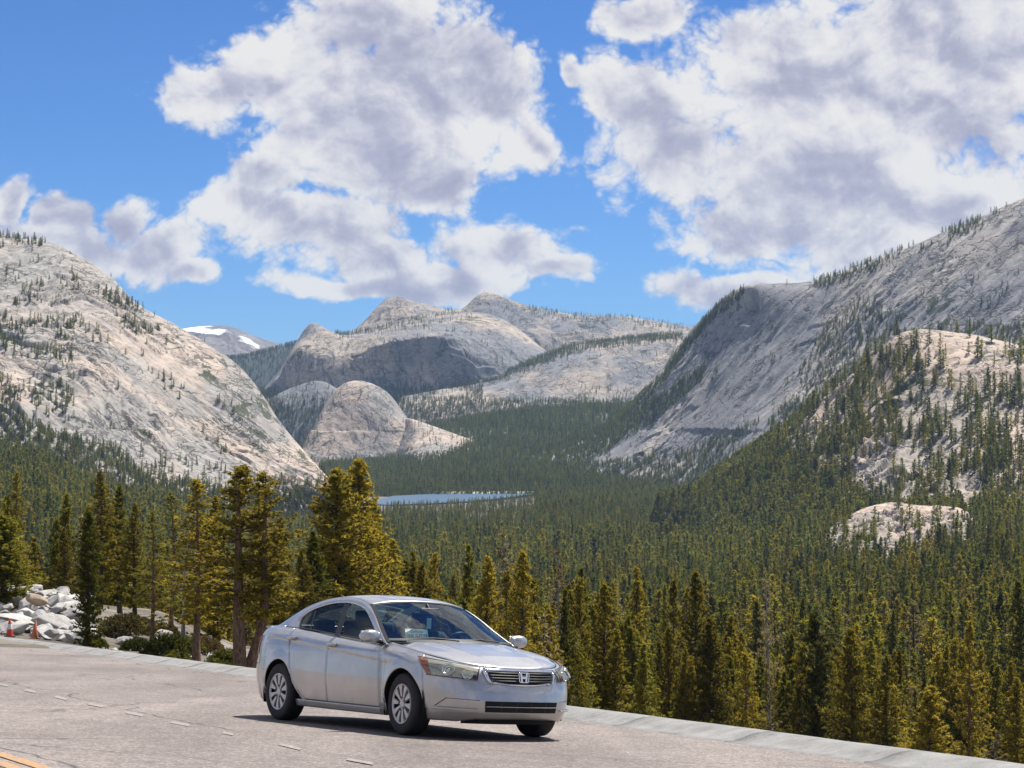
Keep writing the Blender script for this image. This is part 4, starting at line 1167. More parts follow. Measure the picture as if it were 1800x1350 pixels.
MAT_BOULDER_TAN = rock_mat("tan_granite", (.33, .25, .17), (.46, .36, .26), (.54, .46, .36))
MAT_BOULDER_GREY = rock_mat("grey_granite", (.22, .22, .21), (.33, .325, .315), (.46, .45, .43))

def boulder_mesh(seed, flat=.75, jag=.2, npts=26):
    rg_ = random.Random(seed)
    bm = bmesh.new()
    for i in range(npts):
        v = Vector((rg_.gauss(0, 1), rg_.gauss(0, 1), rg_.gauss(0, 1))).normalized() * (1 + rg_.uniform(-jag, jag))
        bm.verts.new((v.x * .55, v.y * .45, v.z * .42 * flat))
    r = bmesh.ops.convex_hull(bm, input=bm.verts)
    bmesh.ops.delete(bm, geom=[v for v in bm.verts if not v.link_faces], context='VERTS')
    bmesh.ops.bevel(bm, geom=list(bm.edges), offset=.02, segments=1, affect='EDGES')
    me = bpy.data.meshes.new("boulder"); bm.to_mesh(me); bm.free()
    return me
BM = [boulder_mesh(i, flat=.65 + .1 * (i % 5), jag=.12 + .05 * (i % 4), npts=16 + 3 * (i % 5)) for i in range(12)]
for me in BM: me.materials.append(MAT_BOULDER)
BMT = boulder_mesh(50, .8, .08, 40); BMT.materials.append(MAT_BOULDER_TAN)
BMG = [boulder_mesh(60 + i, .7, .2, 20) for i in range(4)]
for me in BMG: me.materials.append(MAT_BOULDER_GREY)

def ground_hit(u, v, dmin=40., dmax=200.):
    ds = np.linspace(dmin, dmax, 900)
    r = ray(u, v); x = r[0] / r[1] * ds; z = r[2] / r[1] * ds
    gz = ground_z(x, ds)
    k = np.nonzero(z < gz)[0]
    i = k[0] if len(k) else 0
    return np.array([x[i], ds[i], gz[i]])

def boulder(me, loc, size, rot, label, group=None, sink=.18):
    o = bpy.data.objects.new("boulder", me); col.objects.link(o)
    o.location = (loc[0], loc[1], loc[2] + size[2] * (.42 * .7 - sink))
    o.scale = size; o.rotation_euler = rot
    tag(o, label, "boulder", group)
    return o

rb = random.Random(4)
bank = []
tries = 0
while len(bank) < 210 and tries < 6000:
    tries += 1
    u_, d_ = rb.uniform(-40, 155), rb.uniform(83, 116)
    x_ = (u_ - 900) / F * d_
    s_ = rb.choice([.4, .5, .65, .8, 1.0, 1.25]) * rb.uniform(.85, 1.15)
    if x_ - float(kerb_x(np.array(d_))) < 1.0 + s_ * .4: continue
    if -5 < u_ < 82 and d_ < 87.5: continue
    if any((x_ - a) ** 2 + (d_ - b) ** 2 < (.42 * (s_ + c)) ** 2 for a, b, c in bank): continue
    bank.append((x_, d_, s_))
LB_SMALL = "small white angular stone in the rubble bank behind the traffic cones"
LB_BANK = "large white angular boulder in the rubble bank behind the traffic cones"
for x_, d_, s_ in bank:
    z_ = float(ground_z(np.array([x_]), np.array([d_]))[0])
    g_ = rb.random() < .22
    boulder(rb.choice(BMG) if g_ else rb.choice(BM), (x_, d_, z_ + rb.uniform(0, .25)), (s_, s_ * rb.uniform(.8, 1.2), s_ * rb.uniform(.7, 1.15)), (rb.uniform(-.5, .5), rb.uniform(-.5, .5), rb.uniform(0, 6.28)), "darker grey stone in the rubble bank behind the traffic cones" if g_ else (LB_BANK if s_ > .75 else LB_SMALL), "darker grey stones of the rubble bank" if g_ else ("large white boulders of the rubble bank" if s_ > .75 else "small white stones of the rubble bank"))
p = at(64, 1064, 96); boulder(BMT, p, (.95, .8, .8), (.1, .3, .4), "rounded tan boulder on the rubble bank above the cones", sink=.0)
p = at(103, 1106, 90); boulder(BM[3], p, (2.3, 1.5, .7), (.15, .30, -.35), "big sloping pale slab beside the slim dense pine", sink=.0)
p = at(118, 1070, 99); boulder(BM[7], p, (1.4, 1.1, 1.0), (.2, .1, 1.2), "large white block half shaded behind the sloping slab", sink=.0)
for (u_, v_, d_, sz_, ro_, lab_) in [(30, 1096, 91, (2.6, 1.6, .8), (.1, .2, .3), "broad pale slab right behind the red traffic cone"), (128, 1124, 86, (2.0, 1.2, .6), (.1, .25, -.5), "low pale slab by the kerb next to the slim pine"), (15, 1050, 103, (2.2, 1.6, 1.1), (.2, -.1, .8), "big pale block under the bushy edge pine")]:
    boulder(BM[5], at(u_, v_, d_), sz_, ro_, lab_, sink=.1)
loose = []
tries = 0
while len(loose) < 46 and tries < 5000:
    tries += 1
    u_, d_ = rb.uniform(165, 545), rb.uniform(58, 104)
    x_ = (u_ - 900) / F * d_
    s_ = rb.choice([.35, .45, .6, .75, .95, 1.2]) * rb.uniform(.85, 1.15)
    if x_ - float(kerb_x(np.array(d_))) < 1.3 + s_ * .5: continue
    if any((x_ - a) ** 2 + (d_ - b) ** 2 < (.5 * (s_ + c)) ** 2 for a, b, c in loose): continue
    loose.append((x_, d_, s_))
for i, (x_, d_, s_) in enumerate(loose):
    z_ = float(ground_z(np.array([x_]), np.array([d_]))[0])
    g_ = i % 4 == 0
    boulder(rb.choice(BMG) if g_ else rb.choice(BM), (x_, d_, z_), (s_ * 1.1, s_, s_ * .7), (rb.uniform(-.3, .3), rb.uniform(-.3, .3), rb.uniform(0, 6.28)),
            "grey boulder lying among the pine trunks beyond the kerb" if g_ else "white boulder lying among the pine trunks beyond the kerb", "grey boulders among the trunks" if g_ else "white boulders among the trunks")

def shrub_meshes(seed, mat, R, H, n, size):
    rg_ = np.random.default_rng(seed)
    CV, CT = [], []
    for i in range(n):
        a = rg_.uniform(0, 6.28); r = math.sqrt(rg_.random()); el = math.sqrt(max(0, 1 - r * r))
        c = np.array([math.cos(a) * r * R, math.sin(a) * r * R, H * el * rg_.uniform(.35, 1.0)])
        val = rg_.random()
        for b in range(5):
            v = c / np.linalg.norm(c) * .6 + rg_.normal(0, .6, 3) + np.array([0, 0, .5]); v /= np.linalg.norm(v)
            sd = np.cross(v, rg_.normal(0, 1, 3)); sd /= np.linalg.norm(sd); s = size * rg_.uniform(.7, 1.3)
            CV += [c - sd * s * .25, c + sd * s * .25, c + v * s]; CT += [val] * 3
    cm = bpy.data.meshes.new("shrub_foliage"); CV = np.array(CV)
    cm.from_pydata(CV.tolist(), [], np.arange(len(CV)).reshape(-1, 3).tolist()); cm.materials.append(mat)
    at_ = cm.attributes.new('tuft', 'FLOAT', 'POINT'); at_.data.foreach_set('value', CT)
    SV, SF = [], []
    for i in range(9):
        a = rg_.uniform(0, 6.28); tube(SV, SF, [(0, 0, -.1), (math.cos(a) * R * .3, math.sin(a) * R * .3, H * .4), (math.cos(a) * R * .7, math.sin(a) * R * .7, H * .65)], [.03, .018, .006], 4)
    sm = bpy.data.meshes.new("shrub_stems"); sm.from_pydata([tuple(v) for v in SV], [], SF); sm.materials.append(MAT_BARK_DARK)
    return cm, sm
MAT_BROWNLEAF = foliage_mat("shrub_brown", (.07, .06, .03), (.13, .10, .045), (.17, .12, .06), .3)
MAT_LIME = foliage_mat("shrub_lime", (.14, .18, .02), (.24, .27, .03), (.34, .36, .05), .45)
SH = {'brown': shrub_meshes(1, MAT_BROWNLEAF, 1.0, .95, 900, .14), 'lime': shrub_meshes(2, MAT_LIME, .5, .5, 160, .16), 'green': shrub_meshes(3, MAT_DARK, .7, .6, 420, .15)}
def shrub(kind, u_, v_, d_, s, label, group=None, sx=1.0):
    x_ = (u_ - 900) / F * d_; z_ = at(u_, v_, d_)[2]
    zg = float(ground_z(np.array([x_]), np.array([d_]))[0])
    e = empty("shrub", (x_, d_, min(z_, zg) if z_ < zg + .4 else zg), rb.uniform(0, 6.28)); e.scale = (s * sx, s * sx, s)
    for nm, me in zip(("foliage", "stem"), SH[kind]):
        o = bpy.data.objects.new(nm, me); col.objects.link(o); o.parent = e
    tag(e, label, "shrub", group)
shrub('brown', 222, 1118, 93, 1.05, "low brown-olive shrub mound between the slim pine and the thin pine", sx=1.15)
shrub('lime', 86, 1108, 88, .62, "small bright yellow-green plant beside the faded cone")
shrub('green', 168, 1140, 83, .7, "dark green bush at the foot of the slim dense pine")
shrub('green', 240, 1140, 84, .85, "dark green bush left of the thin brown trunk")
shrub('green', 297, 1155, 80, 1.3, "rounded dark bush between the thin trunk and the dark trunk")
shrub('green', 310, 1165, 77, .8, "small dark bush at the kerb before the dark slender trunk")
shrub('green', 378, 1175, 72, 1.1, "olive bush at the kerb left of the stout twin trunk")

for (k_, u_, v_, d_, s_, lab_) in [('brown', 258, 1120, 96, .7, "dry brown bush just behind the thin brown trunk"), ('green', 330, 1135, 88, 1.0, "green bush left of the dark slender trunk's foot"), ('brown', 362, 1140, 90, .8, "brown bush right of the dark slender trunk's foot"),
        ('green', 400, 1150, 80, 1.0, "green bush against the stout twin trunk"), ('brown', 285, 1128, 100, .9, "brown bush in the shade between the thin and the dark trunk"), ('green', 462, 1160, 74, 1.1, "green bush between the stout twin trunk and the car"), ('brown', 196, 1112, 100, .6, "small brown bush right behind the slim dense pine")]:
    shrub(k_, u_, v_, d_, s_, lab_)
MAT_CONE_RED = simple("cone_red", (.62, .055, .02), .5, vary=.1, scale=20)
MAT_CONE_FADED = simple("cone_faded_orange", (.52, .17, .075), .65, vary=.15, scale=20)
MAT_CONE_WHITE = simple("cone_white_band", (.72, .70, .68), .4, vary=.05, scale=20)
MAT_CONE_BLACK = simple("cone_rubber", (.03, .03, .032), .7)
def lathe(prof, k=20):
    V, Fc = [], []
    for r, z in prof:
        for j in range(k):
            t = 2 * math.pi * j / k; V.append((r * math.cos(t), r * math.sin(t), z))
    for i in range(len(prof) - 1):
        for j in range(k): Fc.append((i * k + j, i * k + (j + 1) % k, (i + 1) * k + (j + 1) % k, (i + 1) * k + j))
    return V, Fc
def box(x0, x1, y0, y1, z0, z1):
    V = [(x, y, z) for x in (x0, x1) for y in (y0, y1) for z in (z0, z1)]
    return V, [(0, 1, 3, 2), (4, 6, 7, 5), (0, 4, 5, 1), (2, 3, 7, 6), (0, 2, 6, 4), (1, 5, 7, 3)]
def cone(u_, v_, label, banded, lean, hgt):
    p = at(u_, v_, 84.5)
    p[2] = float(ground_z(p[0:1], p[1:2])[0])
    e = empty("traffic_cone", (p[0], p[1], p[2] + .01), .4); e.rotation_euler = (lean[0], lean[1], .4); e.scale = (hgt / .71,) * 3
    bv, bf = box(-.19, .19, -.19, .19, 0, .035)
    mesh_obj("base", bv, bf, MAT_CONE_BLACK if banded else MAT_CONE_FADED, e)
    rad = lambda z: .145 - .118 * (z - .035) / .675
    def ring(nm, z0, z1, m, extra=0.0, cap=False):
        pr = [(rad(z0) + extra, z0), (rad(z1) + extra, z1)]
        if cap: pr += [(rad(z1) * .8, z1 + .006), (.004, z1 + .008)]
        v_, f_ = lathe(pr); mesh_obj(nm, v_, f_, m, e, smooth=True)
    if banded:
        ring("body", .035, .30, MAT_CONE_RED); ring("reflective_band", .30, .50, MAT_CONE_WHITE, .003); ring("tip", .50, .71, MAT_CONE_RED, 0, True)
    else:
        v_, f_ = lathe([(.165, .035), (.15, .05), (.142, .06)]); mesh_obj("collar", v_, f_, MAT_CONE_FADED, e, smooth=True)
        ring("body", .05, .71, MAT_CONE_FADED, 0, True)
    tag(e, label, "cone")
cone(17, 1114, "red traffic cone with white band and black base at the road edge", True, (0, 0), .70)
cone(60.5, 1122, "faded orange traffic cone without band, leaning slightly", False, (.0, .07), .70)

# ------------------------------------------------------------------ the car (x forward, y to its left, z up; origin on the ground below the front axle)
def paint_car():
    m, q, out = new_mat("silver_paint")
    tc = q.node('ShaderNodeTexCoord'); P = tc.outputs['Object']
    fl = q.noise(P, 900.0, 2, .5)
    n = q.noise(P, 3.0, 5, .6)
    c = q.mix(q.mapr(n, .35, .65), (.45, .448, .44, 1), (.52, .517, .508, 1))
    c = q.mix(1.0, c, q.mapr(fl, .3, .7, .9, 1.1, 'LINEAR'), 'MULTIPLY')
    # road dust low down
    sp = q.node('ShaderNodeSeparateXYZ'); q.put(sp.inputs[0], P)
    d = q.m('MULTIPLY', q.mapr(q.m('ADD', sp.outputs[2], q.m('MULTIPLY', n, .12)), .22, .46, .45, 0), 1.0)
    c = q.mix(d, c, (.30, .26, .22, 1))
    speck = q.mapr(q.noise(P, 60.0, 2, .5), .76, .80, 0, .8)
    c = q.mix(q.m('MULTIPLY', speck, q.mapr(sp.outputs[0], .5, .8)), c, (.06, .05, .045, 1))
    b = principled(q, out, c, q.m('ADD', .30, q.m('MULTIPLY', d, .4)), q.m('MULTIPLY_ADD', d, -.6, .72), .5)
    q.put(b.inputs['Coat Weight'], .8); q.put(b.inputs['Coat Roughness'], .03)
    return m
MAT_PAINT = paint_car()
MAT_CHROME = simple("chrome", (.75, .76, .78), .12, 1.0, vary=.04)
MAT_GRILLE = simple("grille_grey", (.16, .16, .165), .35, .7, vary=.1)
MAT_BLACK = simple("black_plastic", (.018, .018, .02), .45, vary=.2)
MAT_VOID = simple("shadow_black", (.008, .008, .009), .9)
MAT_RUBBER = simple("tyre_rubber", (.022, .021, .021), .8, vary=.25, scale=15)
MAT_RIM = simple("rim_silver", (.56, .54, .52), .38, .5, vary=.1)
MAT_SEAT = simple("seat_cloth", (.05, .058, .07), .85, vary=.2, scale=30)
MAT_DASH = simple("dash_vinyl", (.035, .042, .05), .6, vary=.15)
MAT_AMBER = simple("amber_lens", (.33, .105, .04), .2, 0, .6, vary=.1)
MAT_LAMP = simple("lamp_housing", (.43, .42, .37), .25, .4, vary=.15, scale=14)
MAT_REFL = simple("lamp_reflector", (.80, .80, .72), .10, .9, vary=.05)
MAT_RED = simple("tail_lens", (.42, .035, .04), .15, 0, .6, vary=.1)
MAT_PLATE = simple("plate_white", (.74, .78, .72), .5, vary=.03)
MAT_INK = simple("plate_ink", (.02, .05, .12), .6, vary=.02)
MAT_INK_RED = simple("plate_script", (.30, .09, .10), .6, vary=.02)
def glass_mat(name, tint, refl=.10):
    m, q, out = new_mat(name)
    tr = q.node('ShaderNodeBsdfTransparent'); q.put(tr.inputs[0], (*tint, 1))
    gl = q.node('ShaderNodeBsdfGlossy'); q.put(gl.inputs['Roughness'], .03); q.put(gl.inputs[0], (.9, .95, 1, 1))
    fr = q.node('ShaderNodeFresnel'); q.put(fr.inputs[0], 1.5)
    mx = q.node('ShaderNodeMixShader')
    q.put(mx.inputs[0], q.m('ADD', q.m('MULTIPLY', fr.outputs[0], .55), refl - .04, clamp=True))
    q.t.links.new(tr.outputs[0], mx.inputs[1]); q.t.links.new(gl.outputs[0], mx.inputs[2]); q.t.links.new(mx.outputs[0], out.inputs[0])
    return m
MAT_GLASS = glass_mat("side_glass", (.66, .74, .70), .05)
MAT_WINDSCREEN = glass_mat("windscreen_glass", (.64, .86, .90), .14)
MAT_CLEAR = glass_mat("lens_clear", (.92, .92, .84), .08)

car = empty("car", (-0.42276, 23.49992, -3.30665))
car.rotation_euler = (-0.08555205, -0.0538564, -0.98526545)
tag(car, "silver four-door saloon car parked on the asphalt, front turned to the viewer", "car")

X0F, X0R, NS = -.1, -2.9, 2.8
ip = np.interp
def xf(z): return ip(z, [.17, .24, .30, .40, .50, .56, .60, .68, .74, .78, .86, .95], [.84, .905, .955, .968, .955, .935, .92, .897, .855, .80, .64, .40])
def xr(z): return ip(z, [.17, .30, .45, .60, .64, .80, .95, 1.03, 1.08], [-3.80, -3.90, -3.955, -3.945, -3.92, -3.89, -3.87, -3.845, -3.80])
def zsh(x): return ip(x, [-3.85, -3.6, -3.2, -2.65, -2.2, -1.65, -1.0, -.5, -.1, .24, .56, .70, .85], [1.03, 1.058, 1.075, 1.062, 1.038, 1.002, .968, .945, .905, .855, .80, .768, .742])
def Wm(x): return ip(x, [-2.9, -2.2, -1.5, -.8, -.1], [.905, .918, .922, .920, .912])
def inset(x, z):
    b = ip(z, [.16, .20, .25, .30, .38, .48, .58, .72, .80, .86, .92, 1.0], [.085, .058, .040, .030, .020, .008, 0, 0, .004, .012, .026, .045])
    # crease line along the doors and flared arches
    cz = ip(x, [-3.4, -1.6, -.3], [.97, .855, .755])
    k = 1 if -3.4 < x < -.2 else 0
    st = min(1, max(0, (cz - z) / .012)); b = b + k * .014 * st * st * (3 - 2 * st) * min(1, max(0, 1 - (cz - z) / .30)) * min(1, max(0, (x + 3.4) / .3)) * min(1, max(0, (-.2 - x) / .25))
    for c in (0.0, -2.80):
        r = math.hypot(x - c, z - .325)
        if z > .3 and r < .48: b -= .014 * max(0, 1 - abs(r - .385) / .10)
    t = zsh(x) - z
    return b + .085 * max(0.0, 1 - t / .11) ** 2
def P3(s, z, side=-1, off=0.0):
    """skin of the car: s runs along the flank, then round the nose (0..pi/2) or the tail"""
    def raw(s, z):
        if s > 0:
            a = max(xf(z) - X0F, .05)
            x = X0F + a * math.sin(min(s, math.pi / 2)) ** (2 / NS)
            return x, (Wm(X0F) - inset(min(x, .9), z)) * max(math.cos(s), 0) ** (2 / NS)
        if s < X0R - X0F:
            f = min(X0R - X0F - s, math.pi / 2)
            x = X0R + (xr(z) - X0R) * math.sin(f) ** (2 / NS)
            return x, (Wm(X0R) - inset(x, z)) * max(math.cos(f), 0) ** (2 / NS)
        x = s + X0F
        return x, Wm(x) - inset(x, z)
    x, y = raw(s, z)
    if off:
        e = .004
        xa, ya = raw(s - e, z); xb, yb = raw(s + e, z)
        tx, ty = xb - xa, yb - ya; L = math.hypot(tx, ty) + 1e-9
        x += -ty / L * off * -1 if False else (-ty / L * off); y += tx / L * off
        if s > 0 or s < X0R - X0F or True:
            pass
    return np.array([x, y * side, z])
def s_of_x(x, z=.5):
    if x <= X0F and x >= X0R: return x - X0F
    if x > X0F: return math.asin(min(1, ((x - X0F) / (xf(z) - X0F))) ** (NS / 2))
    return (X0R - X0F) - math.asin(min(1, ((x - X0R) / (xr(z) - X0R))) ** (NS / 2))
def s_of_y(y, z=.6): return math.acos(min(1, abs(y) / (Wm(X0F) - inset(.6, z))) ** (NS / 2))
def s_of_yr(y, z=.8): return (X0R - X0F) - math.acos(min(1, abs(y) / (Wm(X0R) - inset(-3.7, z))) ** (NS / 2))

def patch(name, rows, mat, parent=None, thick=.0, out_dir=None, name_smooth=True):
    """rows: 2-D list of points"""
    A = np.array(rows, float); n, m = A.shape[:2]
    F_ = grid_faces(n, m)
    c = A[n // 2, m // 2]
    i, j = max(n // 2 - 1, 0), max(m // 2 - 1, 0)
    nr = np.cross(A[i + 1, j] - A[i, j], A[i, j + 1] - A[i, j])
    od = np.asarray(out_dir if out_dir is not None else (c - np.array([-1.5, 0, .55])), float)
    if nr @ od < 0: F_ = F_[:, ::-1]
    o = mesh_obj(name, A.reshape(-1, 3), F_, mat, parent or car, smooth=True)
    if thick:
        md = o.modifiers.new('panel', 'SOLIDIFY'); md.thickness = thick; md.offset = -1
    return o

ARCH_R = .372
def arch_z(x, r=ARCH_R):
    z = .19
    for c in (0.0, -2.80):
        if abs(x - c) < r: z = max(z, .325 + math.sqrt(r * r - (x - c) ** 2))
    return z
def arch_cols(x0, x1, c, n=34, r=ARCH_R):
    xs = [c - r - 1e-4, c + r + 1e-4] + [c + r * math.cos(t) for t in np.linspace(.02, math.pi - .02, n)] + list(np.linspace(x0, x1, 10))
    return sorted(x for x in set(xs) if x0 <= x <= x1)
def flank(name, xs, zb, zt, side, parent=None, nz=52, off=0.0, thick=.014, mat=None):
    rows = []
    for x in xs:
        s = s_of_x(x)
        b, t = zb(x), zt(x)
        if s > 0:
            for _ in range(4): t = zt(P3(s, t)[0])
        rows.append([P3(s, b + (t - b) * k, side, 0) for k in np.linspace(0, 1, nz)])
    return patch(name, rows, mat or MAT_PAINT, parent, thick, (0, side, .05))

GAP = .004
def rd_rear(z): return ip(z, [.26, .30, .36, .45, .60, .75, .9, 1.0, 1.1], [-2.16, -2.24, -2.33, -2.41, -2.50, -2.565, -2.62, -2.66, -2.69])
doors = {}
def zsh_t(x): return zsh(x) - .002
for side in (-1, 1):
    flank("front_wing", arch_cols(-.495, .3718, 0.0), lambda x: arch_z(x), zsh_t, side)
    flank("rocker_panel", np.linspace(-2.425, -.378, 26), lambda x: .185, lambda x: .262, side, nz=6)
    # doors
    for nm, xa, xb in (("front_door", lambda z: -1.648, lambda z: -.503 - .0 * z), ("rear_door", lambda z: rd_rear(z) + GAP, lambda z: -1.656)):
        rows = []
        for a in np.linspace(0, 1, 28):
            r = []
            for k in np.linspace(0, 1, 64):
                xm = xa(.6) + (xb(.6) - xa(.6)) * a
                z = .268 + (zsh_t(xm) - .268) * k
                x = xa(z) + (xb(z) - xa(z)) * a
                z = .268 + (zsh_t(x) - .268) * k
                r.append(P3(x - X0F, z, side))
            rows.append(r)
        doors[nm, side] = patch(nm, rows, MAT_PAINT, None, .016, (0, side, .05))
    # rear quarter: between the door edge, the arch and the tail
    rows = []
    xq = arch_cols(-3.38, -2.72, -2.80, 60)
    for c in list(xq) + list(np.linspace(.02, 1, 26)):
        fwd = not (c < -1)
        def qx(z): return -2.72 + c * (rd_rear(z) - GAP + 2.72) if fwd else c
        zt = zsh_t(qx(1.05)); b = zt
        for z in np.linspace(zt, .19, 700):
            if z < arch_z(qx(z)) - 1e-9: break
            b = z
        r = []
        for k in np.linspace(0, 1, 56):
            z = b + (zt - b) * k; x = qx(z)
            r.append(P3(s_of_x(x, z) if x < X0R else x - X0F, z, side))
        rows.append(r)
    patch("rear_quarter", rows, MAT_PAINT, None, .014, (0, side, .05))

# nose skin and tail skin, wrapped from flank to flank
def wrap(name, sa, zb, zt, n, nz, mat, front=True, thick=.014, off=0.0, parent=None):
    end = math.pi / 2 if front else (X0R - X0F) - math.pi / 2
    ss = [sa + (end - sa) * (k / n) for k in range(n + 1)]
    rows = []
    for side, seq in ((-1, ss), (1, ss[::-1][1:])):
        for s in seq:
            b, t = zb(s), zt(s)
            rows.append([P3(s, b + (t - b) * k, side, off) for k in np.linspace(0, 1, nz)])
    return patch(name, rows, mat, parent, thick, (1 if front else -1, 0, .05))
def ztop_front(s):
    t = .78
    for _ in range(8): t = zsh(P3(s, t)[0])
    return t
front_bumper = wrap("front_bumper", s_of_x(.3765), lambda s: ip(P3(s, .3)[1], [-.9, -.66, -.5, 0], [.185, .185, .215, .222]), lambda s: ztop_front(s) - .004, 44, 30, MAT_PAINT)
rear_bumper = wrap("rear_bumper", s_of_x(-3.386), lambda s: .22, lambda s: .632, 34, 16, MAT_PAINT, False)
def ztop_rear(s):
    t = 1.0
    for _ in range(8): t = zsh(P3(s, t)[0])
    return t
wrap("tail_panel", s_of_x(-3.386), lambda s: .638, lambda s: ztop_rear(s) - .003, 34, 14, MAT_PAINT, False)

def conf(name, tl, tr, bl, br, mat, side=-1, off=.004, n=20, m=8, parent=None, thick=0.0):
    """patch lying on the skin between four (s, z) corners"""
    rows = []
    for a in np.linspace(0, 1, n):
        r = []
        for b in np.linspace(0, 1, m):
            s = (tl[0] * (1 - a) + tr[0] * a) * (1 - b) + (bl[0] * (1 - a) + br[0] * a) * b
            z = (tl[1] * (1 - a) + tr[1] * a) * (1 - b) + (bl[1] * (1 - a) + br[1] * a) * b
            p = P3(s, z, 1)
            e = .01
            d1 = P3(s + e, z, 1) - P3(s - e, z, 1); d2 = P3(s, z + e, 1) - P3(s, z - e, 1)
            nn = np.cross(d2, d1); nn /= np.linalg.norm(nn) + 1e-9
            if nn @ (p - np.array([-1.4, 0, .5])) < 0: nn = -nn
            q_ = p + nn * off; q_[1] *= side
            r.append(q_)
        rows.append(r)
    c = rows[n // 2][m // 2]
    return patch(name, rows, mat, parent, thick, c - np.array([-1.4, 0, .5]))

# ---- lamps
for side in (-1, 1):
    tip, lr, lf, tf = (s_of_x(.235, .80), .815), (s_of_x(.425, .64), .645), (s_of_y(.505, .61), .612), (s_of_y(.475, .73), .728)
    hl = conf("headlight", tip, tf, lr, lf, MAT_LAMP, side, .006, 26, 10)
    mixp = lambda a, b, t: (a[0] + (b[0] - a[0]) * t, a[1] + (b[1] - a[1]) * t)
    conf("amber_lens", tip, mixp(tip, tf, .17), lr, mixp(lr, lf, .09), MAT_AMBER, side, .011, 10, 8, hl)
    def bowl(nm, s, z, r, m=MAT_REFL, off=.014):
        c = P3(s, z, 1); e = .01
        d1 = P3(s + e, z, 1) - P3(s - e, z, 1); d2 = P3(s, z + e, 1) - P3(s, z - e, 1)
        d1 /= np.linalg.norm(d1); nn = np.cross(d2, d1); nn /= np.linalg.norm(nn)
        if nn @ (c - np.array([-1.4, 0, .5])) < 0: nn = -nn
        up = np.cross(nn, d1); up = up if up[2] > 0 else -up
        V, Fc = [], []
        prof = [(r, .004), (r * .96, .008), (r * .86, -.004), (r * .6, -.014), (r * .3, -.02), (.012, -.004), (.001, .0)]
        k = 20
        for rr, h in prof:
            for j in range(k):
                t = 2 * math.pi * j / k; p_ = c + nn * (off + h + .01) + (d1 * math.cos(t) + up * math.sin(t)) * rr; p_[1] *= side; V.append(p_)
        for i in range(len(prof) - 1):
            for j in range(k): Fc.append((i * k + j, i * k + (j + 1) % k, (i + 1) * k + (j + 1) % k, (i + 1) * k + j))
        mesh_obj(nm, V, Fc, m, hl, smooth=True)
    bowl("reflector", s_of_y(.735, .70), .704, .070)
    bowl("reflector", s_of_y(.595, .66), .664, .056)
    bowl("turn_bulb", s_of_y(.535, .645), .640, .022, MAT_AMBER)
    conf("lens", tip, tf, lr, lf, MAT_CLEAR, side, .026, 26, 10, hl)
    for t0, t1, b0, b1 in ((tip, tf, (tip[0], tip[1] - .008), (tf[0], tf[1] - .007)), ((lr[0], lr[1] + .007), (lf[0], lf[1] + .007), lr, lf)):
        conf("lamp_seal", t0, t1, b0, b1, MAT_BLACK, side, .028, 24, 2, hl)
    conf("lamp_seal", (tf[0] - .02, tf[1]), tf, (lf[0] - .02, lf[1]), lf, MAT_BLACK, side, .028, 3, 8, hl)
    # tail lamp
    a_, b_ = s_of_x(-3.44, .85), s_of_yr(.50)
    tl_ = conf("tail_light", (a_ + .02, .955), (b_, .945), (a_, .735), (b_, .745), MAT_RED, side, .008, 18, 8)
    conf("lens_edge", (a_ + .03, .962), (b_, .952), (a_ + .03, .955), (b_, .945), MAT_BLACK, side, .010, 14, 2, tl_)

# ---- grille, emblem, lower intake
def strip(name, pts_fn, mat, parent, off, n=30, side=-1):
    rows = []
    for y in np.linspace(-1, 1, n):
        rows.append([pts_fn(y, b) for b in (0, 1)])
    return rows
def face(y, z, off):
    s = s_of_y(abs(y), z); p = P3(s, z, 1)
    e = .02; p2 = P3(s - e, z, 1); d1 = p - p2; d1 /= np.linalg.norm(d1)
    nn = np.array([-d1[1], d1[0], 0]); nn = nn if nn[0] > 0 else -nn
    if abs(y) < .06: nn = np.array([1.0, 0, 0])
    q_ = p + nn * off; q_[1] = abs(q_[1]) if y >= 0 else -abs(q_[1])
    if abs(y) < 1e-4: q_[1] = 0
    return q_
def front_panel(name, yw_top, yw_bot, z0, z1, off, mat, parent=None, n=30, m=6, bow=0.0, thick=0.0, zb_fn=None):
    rows = []
    for a in np.linspace(-1, 1, n):
        r = []
        for b in np.linspace(0, 1, m):
            w = yw_bot + (yw_top - yw_bot) * b
            zz = z0 + (z1 - z0) * b + bow * (1 - b) * a * a
            r.append(face(a * w, zz, off))
        rows.append(r)
    return patch(name, rows, mat, parent, thick, (1, 0, 0))
grille = front_panel("grille", .425, .365, .583, .722, .008, MAT_VOID, bow=.028)
for k, z in enumerate((.612, .640, .668, .696)):
    w = .372 + .06 * (z - .59) / .13
    front_panel("grille_slat", w - .008, w - .010, z - .0065 , z + .0065, .024, MAT_BLACK, grille, 26, 3, .016 if k == 0 else .008, .006)
    front_panel("slat_edge", w - .010, w - .010, z + .0055, z + .0080, .027, MAT_GRILLE, grille, 26, 2, .008)
front_panel("chrome_bar", .455, .448, .717, .742, .030, MAT_CHROME, grille, 30, 4, 0, .012)
front_panel("chrome_rim", .372, .362, .566, .585, .016, MAT_CHROME, grille, 28, 3, .03, .008)
for side in (-1, 1):
    rows = [[face(side * (.368 + t * .055), .590 + .012 * 0 + t * .128, .026) * 1.0, face(side * (.405 + t * .062), .600 + t * .122, .022)] for t in np.linspace(0, 1, 8)]
    patch("chrome_cheek", rows, MAT_CHROME, grille, .010, (1, 0, 0))
